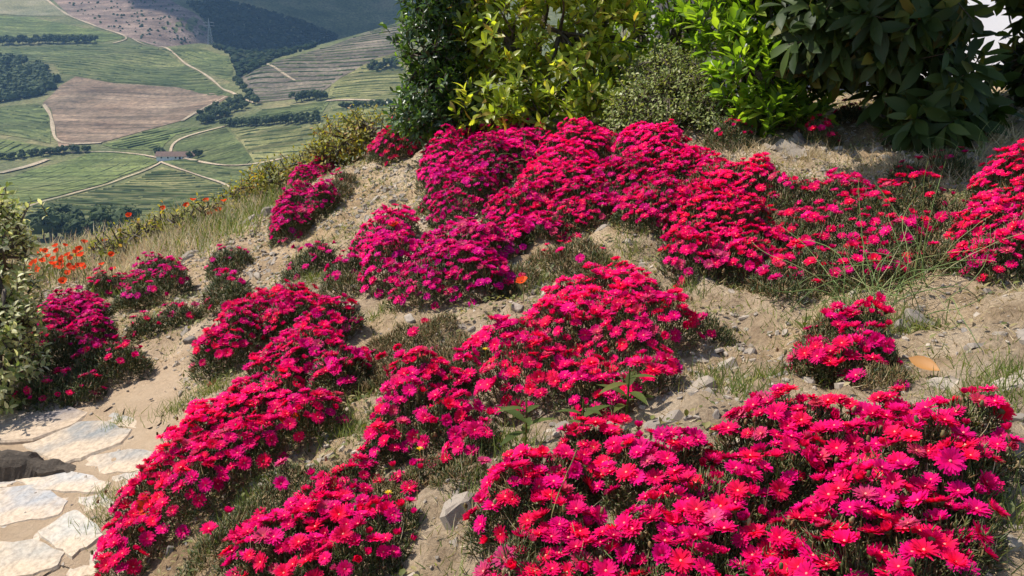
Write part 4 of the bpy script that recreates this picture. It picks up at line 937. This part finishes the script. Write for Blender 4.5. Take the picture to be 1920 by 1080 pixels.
# loquat: tall, unseen overhead crown lobes added to shade its leaves and the soil
b = hit(1730, 275)
shrub('loquat_tree', 'large dark loquat tree with broad drooping leaves in shade', 'tree', b,
      [lobe(1745, 225, 4.45, .2, .3, .14), lobe(1650, 75, 4.45, .27, .34, .18), lobe(1755, 150, 4.4, .22, .34, .22), lobe(1560, 60, 4.5, .24, .3, .22), lobe(1670, 20, 4.4, .36, .4, .26), lobe(1800, 215, 4.45, .14, .26, .10), lobe(1750, 260, 4.35, .2, .25, .1),
       lobe(1620, -170, 4.5, .5, .6, .35), lobe(1760, -220, 4.6, .5, .6, .35), lobe(1520, -120, 4.6, .36, .4, .25), lobe(1600, -300, 4.7, .6, .6, .4), lobe(1760, -380, 4.7, .7, .8, .45), (.9, 4.2, 2.5, .36, .3, .25), (1.35, 4.2, 2.55, .4, .34, .25), (1.8, 4.1, 2.6, .42, .36, .28), (2.2, 3.9, 2.6, .4, .4, .28), (1.4, 3.7, 2.75, .36, .3, .22), lobe(1950, -300, 4.8, .7, .7, .5)], M['loquat'], LOQ, 1250, 9, (.14, .22), 1.0, .15,
      stem(b, [P(1700, 120, 4.45), P(1800, 30, 4.5), P(1650, 40, 4.45), P(1740, -120, 4.6), P(1830, -150, 4.7)], .028), None, droop_dir=.35, stemlen=.5)
b = hit(1960, 220)
shrub('loquat_tree', 'dark loquat cut by the right edge beside the white wall', 'tree', b,
      [lobe(1925, 125, 4.7, .10, .2, .09), lobe(1985, 60, 4.7, .15, .25, .2), lobe(1990, 160, 4.7, .2, .25, .14), lobe(1960, -80, 4.8, .3, .3, .2)], M['loquat'], LOQ, 90, 9, (.13, .2), 1.0, .2,
      stem(b, [P(1930, 110, 4.7), P(1960, 0, 4.8)], .03), None, nparts=150, droop_dir=.3, stemlen=.5)
# variegated bush at the left edge
b = hit(0, 770)
shrub('variegated_bush', 'cream and green variegated bush at the left edge of the path', 'bush', b,
      [lobe(-15, 690, 3.6, .20, .25, .18), lobe(-40, 560, 3.7, .23, .28, .2), lobe(-30, 450, 3.8, .19, .24, .18), lobe(25, 610, 3.65, .1, .16, .1), lobe(-70, 400, 3.8, .2, .24, .12), lobe(-150, 560, 3.7, .3, .3, .45)], M['varieg'], SMALL, 1150, 7, (.028, .048), .9, .55,
      stem(b, [P(0, 600, 3.65), P(-20, 480, 3.8), P(-100, 560, 3.7)], .02), None, stemlen=1.6)
# yellow green wild shrubs beyond the crest
def wild(pxs, label, n):
    b = P(*pxs[0]); b = np.array([b[0], b[1], H(b[0], b[1])])
    shrub('wild_shrub', label, 'shrub', b, [lobe(*q, .24, .25, .16) for q in pxs], M['wild'], SMALL, int(n * 2.2), 6, (.025, .05), 1.0, .7, stem(b, [P(*q) for q in pxs], .008), 'wild shrubs on the crest', nparts=120, stemlen=2.2, jit=.6)
wild([(650, 260, 6.6), (690, 240, 6.6), (620, 290, 6.7)], 'yellow green wild shrub between the crest plant and the dark shrub', 170)
wild([(520, 340, 6.9), (560, 320, 6.9), (490, 360, 6.9), (540, 370, 6.8)], 'yellow green wild shrub left of the magenta crest plant', 200)
wild([(450, 385, 7.0), (410, 400, 7.0), (480, 375, 7.0)], 'low yellowish wild shrub behind the red poppies on the crest', 90)

wild([(345, 425, 6.5), (300, 440, 6.5), (385, 415, 6.5)], 'straggling yellow green weed among the dry grass on the crest', 70)
wild([(230, 465, 6.3), (190, 480, 6.2)], 'low yellow green weed right of the poppy patch', 45)

# ---- white house behind the hedge
M['render'] = plain_mat('white_render', (.74, .74, .76), (.84, .84, .85), 3, .85, .2, .005)
M['roof_tile'] = plain_mat('clay_tile', (.30, .13, .07), (.45, .22, .13), 6)
M['glass'] = plain_mat('window_glass', (.03, .035, .04), (.06, .065, .07), 2, .1, spec=.6)
hs = thing('house', (5.2, 11.0, .9), 'white rendered house wall glimpsed behind the loquat', 'house')
hs.rotation_euler = (0, 0, math.radians(-40))
mb = MB(); box(mb, (-2.9, -.8, -.4), (3.6, 3.2, 3.2)); mb.build('wall', M['render'], hs, False)
mb = MB(); mb.add([(-3.2, -1.1, 3.15), (3.9, -1.1, 3.15), (3.9, 1.2, 4.4), (-3.2, 1.2, 4.4), (-3.2, 3.5, 3.15), (3.9, 3.5, 3.15)], [(0, 1, 2, 3), (3, 2, 5, 4), (0, 3, 4), (1, 5, 2)] if False else [(0, 1, 2, 3), (3, 2, 5, 4)]); mb.build('roof', M['roof_tile'], hs, False)
mb = MB(); box(mb, (2.0, -.83, .9), (3.0, -.79, 2.1)); wn = mb.build('window', M['glass'], hs, False)
mb = MB(); box(mb, (1.9, -.86, .78), (3.1, -.78, .88)); mb.build('sill', M['render'], wn, False)
M['grey_wall'] = plain_mat('grey_stone', (.22, .21, .21), (.36, .34, .33), 8, .9, .5, .01)
gw = thing('garden_wall', (2.0, 8.6, .9), 'low grey stone wall seen through the gaps in the hedge', 'wall')
mb = MB(); box(mb, (-.7, -.15, -.3), (1.5, .15, 1.1)); mb.build('wall', M['grey_wall'], gw, False)
mb = MB(); box(mb, (-.75, -.2, 1.103), (1.55, .2, 1.17)); mb.build('coping', M['grey_wall'], gw, False)

# ---- grasses
M['grass'] = leaf_mat('grass', [(0, (.09, .13, .03)), (.5, (.16, .21, .05)), (1, (.30, .31, .10))], .35, (1.4, 1.4, .6), .5, .3)
M['pinkgrass'] = leaf_mat('seeding_grass', [(0, (.50, .36, .26)), (.5, (.62, .52, .38)), (.8, (.66, .62, .46)), (1, (.40, .42, .20))], .4, (1.2, 1.1, .8), .6, .2)
def grass(name, label, p, L, W, mat, lean=.6, parent=None):
    mb = MB(); n = len(p); d = rng.normal(0, lean, (n, 3)); d[:, 2] = 1
    mb.scatter(*BLADE, p, frames(d, rng.normal(size=(n, 3))), np.column_stack([W, L, L]))
    return tag(mb.build(name, mat), label, 'grass', kind='stuff')
def clumped(n, thr, scale, seed, keepf=None):
    p = ground_pts(n); v = fbm(p[:, 0] * scale, p[:, 1] * scale, seed, 3); p = p[v + rng.normal(0, .05, len(p)) > thr]; return p
p = clumped(170000, -.05, 2.6, 71); p = p[~is_path(p)]
grass('straw_litter', 'short dry straw littering the soil between the plants', p, rng.uniform(.012, .045, len(p)), rng.uniform(.0012, .0028, len(p)), M['straw'], 1.6)
p = clumped(140000, .04, 3.1, 83); p = p[~is_path(p) & (p[:, 1] < 6.5)]
grass('short_grass', 'short green grass in patches on the bank', p, rng.uniform(.015, .05, len(p)), rng.uniform(.0015, .003, len(p)), M['grass'], .8)
# low herbs: small flat leaves in patches
p = clumped(110000, .02, 2.2, 97); p = p[~is_path(p) & (p[:, 1] < 6.6)]
M['herb'] = leaf_mat('herb_leaf', [(0, (.09, .11, .03)), (.4, (.17, .18, .05)), (.7, (.28, .23, .10)), (1, (.40, .32, .18))], .25, rough=.6)
mb = MB(); nh = len(p); d = rng.normal(0, 1, (nh, 3)); d[:, 2] = np.abs(d[:, 2]) * .7 + .1
mb.scatter(*SMALL[0], p + np.column_stack([np.zeros((nh, 2)), rng.uniform(0, .025, nh)]), frames(d), rng.uniform(.010, .028, nh))
tag(mb.build('ground_herbs', M['herb']), 'low olive and brown herbs covering patches of the soil', 'herbs', kind='stuff')
# tufts: dense grass at chosen spots
def tufts(spots, n, L, spread, mat, name, label, lean=.5, wid=(.0015, .003)):
    P_ = []
    for a, b_, k in spots:
        q = hit(a, b_); m_ = int(n * k); x = q[0] + rng.normal(0, spread * k ** .5, m_); y = q[1] + rng.normal(0, spread * k ** .5, m_); P_.append(np.column_stack([x, y, H(x, y)]))
    p = np.concatenate(P_); return grass(name, label, p, rng.uniform(*L, len(p)), rng.uniform(*wid, len(p)), mat, lean)
tufts([(200, 940, .7), (195, 985, .7), (225, 800, .6), (330, 770, 1), (400, 740, 1), (640, 790, 1.2), (660, 810, .8), (930, 830, 1), (960, 870, 1), (1340, 715, .9), (1400, 745, .8), (1460, 720, .5), (1890, 720, 1.2), (1860, 760, 1), (1880, 980, 1.2), (900, 940, .8), (450, 980, 1.2), (420, 1040, 1.2),
        (580, 550, 1.2), (660, 540, 1), (1010, 530, 1), (1120, 500, 1), (1180, 470, 1), (620, 990, .8), (470, 950, 1), (1280, 560, .8), (1550, 600, .6), (240, 920, .4), (215, 1050, .5), (290, 600, .6), (560, 480, .6), (780, 400, .8), (700, 600, .8), (1660, 620, .8), (1720, 610, .8)],
       170, (.02, .075), .045, M['grass'], 'grass_tufts', 'tufts of fresh green grass between the flowering plants')
tufts([(300, 440, 3), (260, 450, 3), (340, 430, 3), (230, 480, 2.5), (380, 425, 2.5), (300, 480, 2.5), (200, 510, 2), (420, 415, 2), (270, 470, 2.5), (150, 470, 2), (350, 470, 1.5)],
      200, (.04, .16), .17, M['pinkgrass'], 'seeding_grass', 'tall pinkish dry grass behind the trail on the crest', .5, (.003, .006))
tufts([(450, 410, 2), (480, 390, 2), (400, 440, 2), (360, 415, 1.5), (440, 440, 1), (130, 520, 1.5), (250, 540, 1), (300, 430, 2), (260, 450, 2), (220, 470, 2), (340, 440, 2)], 150, (.05, .15), .15, M['grass'], 'crest_grass', 'tall green weeds along the crest of the bank', .35, (.004, .008))
tufts([(1400, 290, 1), (1520, 300, 1), (1640, 320, 1.2), (1740, 330, 1.2), (1820, 330, 1.2), (1880, 280, 1)], 160, (.03, .10), .07, M['straw'], 'shaded_straw', 'dry straw on the shaded soil under the loquat', .7, (.002, .004))

# ---- single weeds with broad leaves
M['weed'] = leaf_mat('weed_leaf', [(0, (.06, .085, .02)), (.6, (.10, .13, .03)), (1, (.17, .15, .04))], .35, (1.6, 1.6, .5), .65, .2)
LM = [MB().add(*leaf_t(.30, 5, .3, .35, .45), rnd=r_).mesh('leaf', M['weed']) for r_ in (.2, .6, .9)]
def weed(px, py, n, L, label, up=.5):
    b = hit(px, py); r = thing('broad_leaved_weed', b, label, 'weed'); a = np.arange(n) * 2.4 + rng.uniform(0, 6); d = np.column_stack([np.cos(a), np.sin(a), up + rng.uniform(-.2, .3, n)]); R = frames(d)
    for i in range(n): link('leaf', LM[i % 3], r, mat=mat4(R[i], np.array([0, 0, .02 + .012 * i]), L * rng.uniform(.7, 1.1)))
    mb = MB(); tube(mb, [(0, 0, -.01), (.003, 0, .03 + .013 * n)], [.004, .002], 5); mb.build('stem', M['weed'], r)
weed(1175, 775, 8, .09, 'broad leaved olive weed at the foot of the centre plant', .35)
weed(985, 850, 7, .09, 'small broad leaved weed left of the straw patch', .4)
weed(1505, 640, 5, .05, 'tiny bright weed at the shaded foot of the tangled plant', .9)
weed(1090, 830, 5, .08, 'low weed between the centre plant and the bottom flowers', .4)
# wiry stalk plant
def stalks(px, py, n, hgt, label, spread=.5):
    b = hit(px, py); r = thing('wiry_plant', b, label, 'wild plant')
    for i in range(n):
        le = hgt * rng.uniform(.6, 1.2); nseg = 14; q = [np.array([rng.normal(0, .09 * spread), rng.normal(0, .07 * spread), -.01])]; d = norm(np.array([[rng.normal(0, .35), rng.normal(0, .3), 1.0]]))[0]; cv = rng.normal(0, .22 * spread, 3)
        for _ in range(nseg): d = norm((d + cv + [0, 0, -.05 * spread] + rng.normal(0, .05, 3))[None])[0]; cv = cv * .9 + rng.normal(0, .09 * spread, 3); q.append(q[-1] + d * le / nseg)
        q = np.array(q); q[:, 2] = np.maximum(q[:, 2], -.01); mb = MB(); tube(mb, q, np.linspace(.0017, .0009, nseg + 1), 4, rng.random()); mb.build('stalk', M['stalk'], r)
M['stalk'] = leaf_mat('stalk', [(0, (.10, .16, .04)), (.6, (.18, .25, .07)), (.88, (.28, .28, .11)), (1, (.48, .38, .22))], .1, rough=.6)
stalks(1640, 590, 46, .36, 'tangle of thin arching green stalks over the dark crimson plant', .8)
stalks(1735, 540, 10, .40, 'upright thin dry stalks behind the wiry tangle', .3)
stalks(1830, 310, 7, .22, 'pale seeding grass stalks on the shaded soil at the right', .4)
stalks(1000, 330, 6, .22, 'few dry stalks rising from the long flower bank', .4)
stalks(1090, 1075, 4, .20, 'single dry stalks rising through the bottom flowers', .4)

# ---- poppies
def poppy_mesh(seed):
    r = np.random.default_rng(seed); mb = MB()
    for k in range(4):
        a0 = k * math.pi / 2 + r.uniform(-.15, .15); w_ = np.linspace(-.95, .95, 6); V = []
        for s_ in (.12, .55, 1.0):
            rad = .5 * s_ * (1 - .1 * np.abs(w_)) * (1 + r.normal(0, .05, 6)); z = .34 * s_ ** 1.6 * (1 if k % 2 else .8) + r.normal(0, .025, 6) * s_
            V.append(np.column_stack([rad * np.cos(a0 + w_), rad * np.sin(a0 + w_), z]))
        V = np.stack(V).reshape(-1, 3); i = (np.arange(2)[:, None] * 6 + np.arange(5)[None]).ravel(); mb.add(V, np.stack([i, i + 1, i + 7, i + 6], -1), r.random(), 0)
    bv, bf = blob_t(3, 6, 4); mb.add(bv * .09 + [0, 0, .1], bf, .5, 0, 1); return mb.mesh('bloom', [M['poppy'], M['dark']])
M['poppy'] = leaf_mat('poppy_petal', [(0, (.80, .05, .012)), (.6, (.86, .09, .02)), (1, (.88, .16, .05))], .45, (1.1, 1.0, .8), .6, .1)
PM = [poppy_mesh(s_) for s_ in (1, 2, 3)]
def poppy(px, py, t, D, label, group=None):
    top = P(px, py, t); z0 = H(top[0], top[1]); b = np.array([top[0], top[1], z0]); r = thing('poppy', b, label, 'poppy', group); hh = max(top[2] - z0, .06)
    nn = norm(np.array([[rng.normal(0, .3), -.35 + rng.normal(0, .3), 1]])); R = frames(norm(np.cross(nn, rdir(1))), nn)[0]
    link('bloom', PM[rng.integers(0, 3)], r, mat=mat4(R, np.array([0, 0, hh]), D)); mb = MB(); tube(mb, [(0, 0, -.01), (.01 * rng.normal(), .01, hh * .5), (0, 0, hh)], [.0025, .002, .0018], 4); mb.build('stem', M['stalk'], r)
for i in range(46):
    a, c0 = rng.normal(0, 1, 2); poppy(112 + 38 * a, 492 + 16 * c0, rng.uniform(5.3, 6.1), rng.uniform(.036, .056), 'orange red poppy in the dense patch behind the variegated bush', 'poppies in the dense patch')
for (a, c0), lb in zip([(305, 392), (350, 386), (362, 376), (387, 377), (420, 378), (410, 395), (242, 405), (195, 458), (158, 455), (395, 412)],
    ['lone red poppy against the dark striped vineyard', 'red poppy left of the pair on the crest', 'red poppy rising left of the bright one on the crest', 'bright red poppy in the middle of the crest row', 'red poppy at the right end of the crest row', 'red poppy hanging just below the crest row', 'pale red poppy at the left end of the dry grass', 'orange poppy standing right of the dense patch', 'orange poppy above the dense patch against dark trees', 'small red poppy low on the crest grass']):
    poppy(a, c0, 6.5, .048, lb, 'poppies along the crest')
def poppy_on(px, py, D, label):
    q = hit(px, py + 40); t = project(q)[2]; poppy(px, py, t * .97, D, label)
poppy_on(545, 792, .062, 'orange poppy rising out of the large dark crimson plant')
poppy_on(278, 952, .066, 'scarlet poppy on the left flank of the large dark crimson plant')
poppy_on(738, 424, .05, 'orange poppy among the magenta mid slope flowers')
poppy_on(980, 530, .045, 'fallen orange poppy on the soil beside the centre plant')
# dandelions
M['yellow'] = leaf_mat('dandelion_petal', [(0, (.75, .45, .01)), (1, (.85, .60, .02))], .2)
mb = MB(); tv, tf = leaf_t(.25, 2, .1, .1); a = np.arange(22) * 2.4; d = np.column_stack([np.cos(a), np.sin(a), np.linspace(.1, 1.2, 22)]); mb.scatter(tv, tf, np.zeros((22, 3)), frames(d), np.linspace(.5, .3, 22)); DM = mb.mesh('bloom', M['yellow'])
for a, c0, lb in ((787, 842, 'yellow dandelion in front of the cascading crimson plant'), (728, 924, 'yellow dandelion low among reddish leaves'), (910, 655, 'tiny yellow dandelion at the left of the centre plant')):
    q = hit(a, c0 + 25); t = project(q)[2] * .95; top = P(a, c0, t); z0 = H(top[0], top[1]); r = thing('dandelion', (top[0], top[1], z0), lb, 'dandelion'); hh = max(top[2] - z0, .05)
    link('bloom', DM, r, mat=mat4(np.eye(3), (0, 0, hh), .024)); mb = MB(); tube(mb, [(0, 0, -.01), (.004, 0, hh * .5), (0, 0, hh)], .0015, 4); mb.build('stem', M['stalk'], r)
# fallen dry leaf
M['dryleaf'] = leaf_mat('dry_leaf', [(0, (.42, .19, .05)), (1, (.50, .26, .09))], .2, rough=.6)
DL = MB().add(*leaf_t(.5, 5, .6, -.3, .5)).mesh('dry_leaf', M['dryleaf'])
for a, c0, sz, lb in ((1762, 698, .075, 'curled orange dry leaf on the stony soil at the right'), (1440, 215, .10, 'orange dry leaf hanging low under the lime laurel')):
    q = hit(a, c0); o = link('dry_leaf', DL, mat=mat4(flat_frames(q[None], .3)[0], q + np.array([0, 0, .015]), sz)); tag(o, lb, 'leaf')
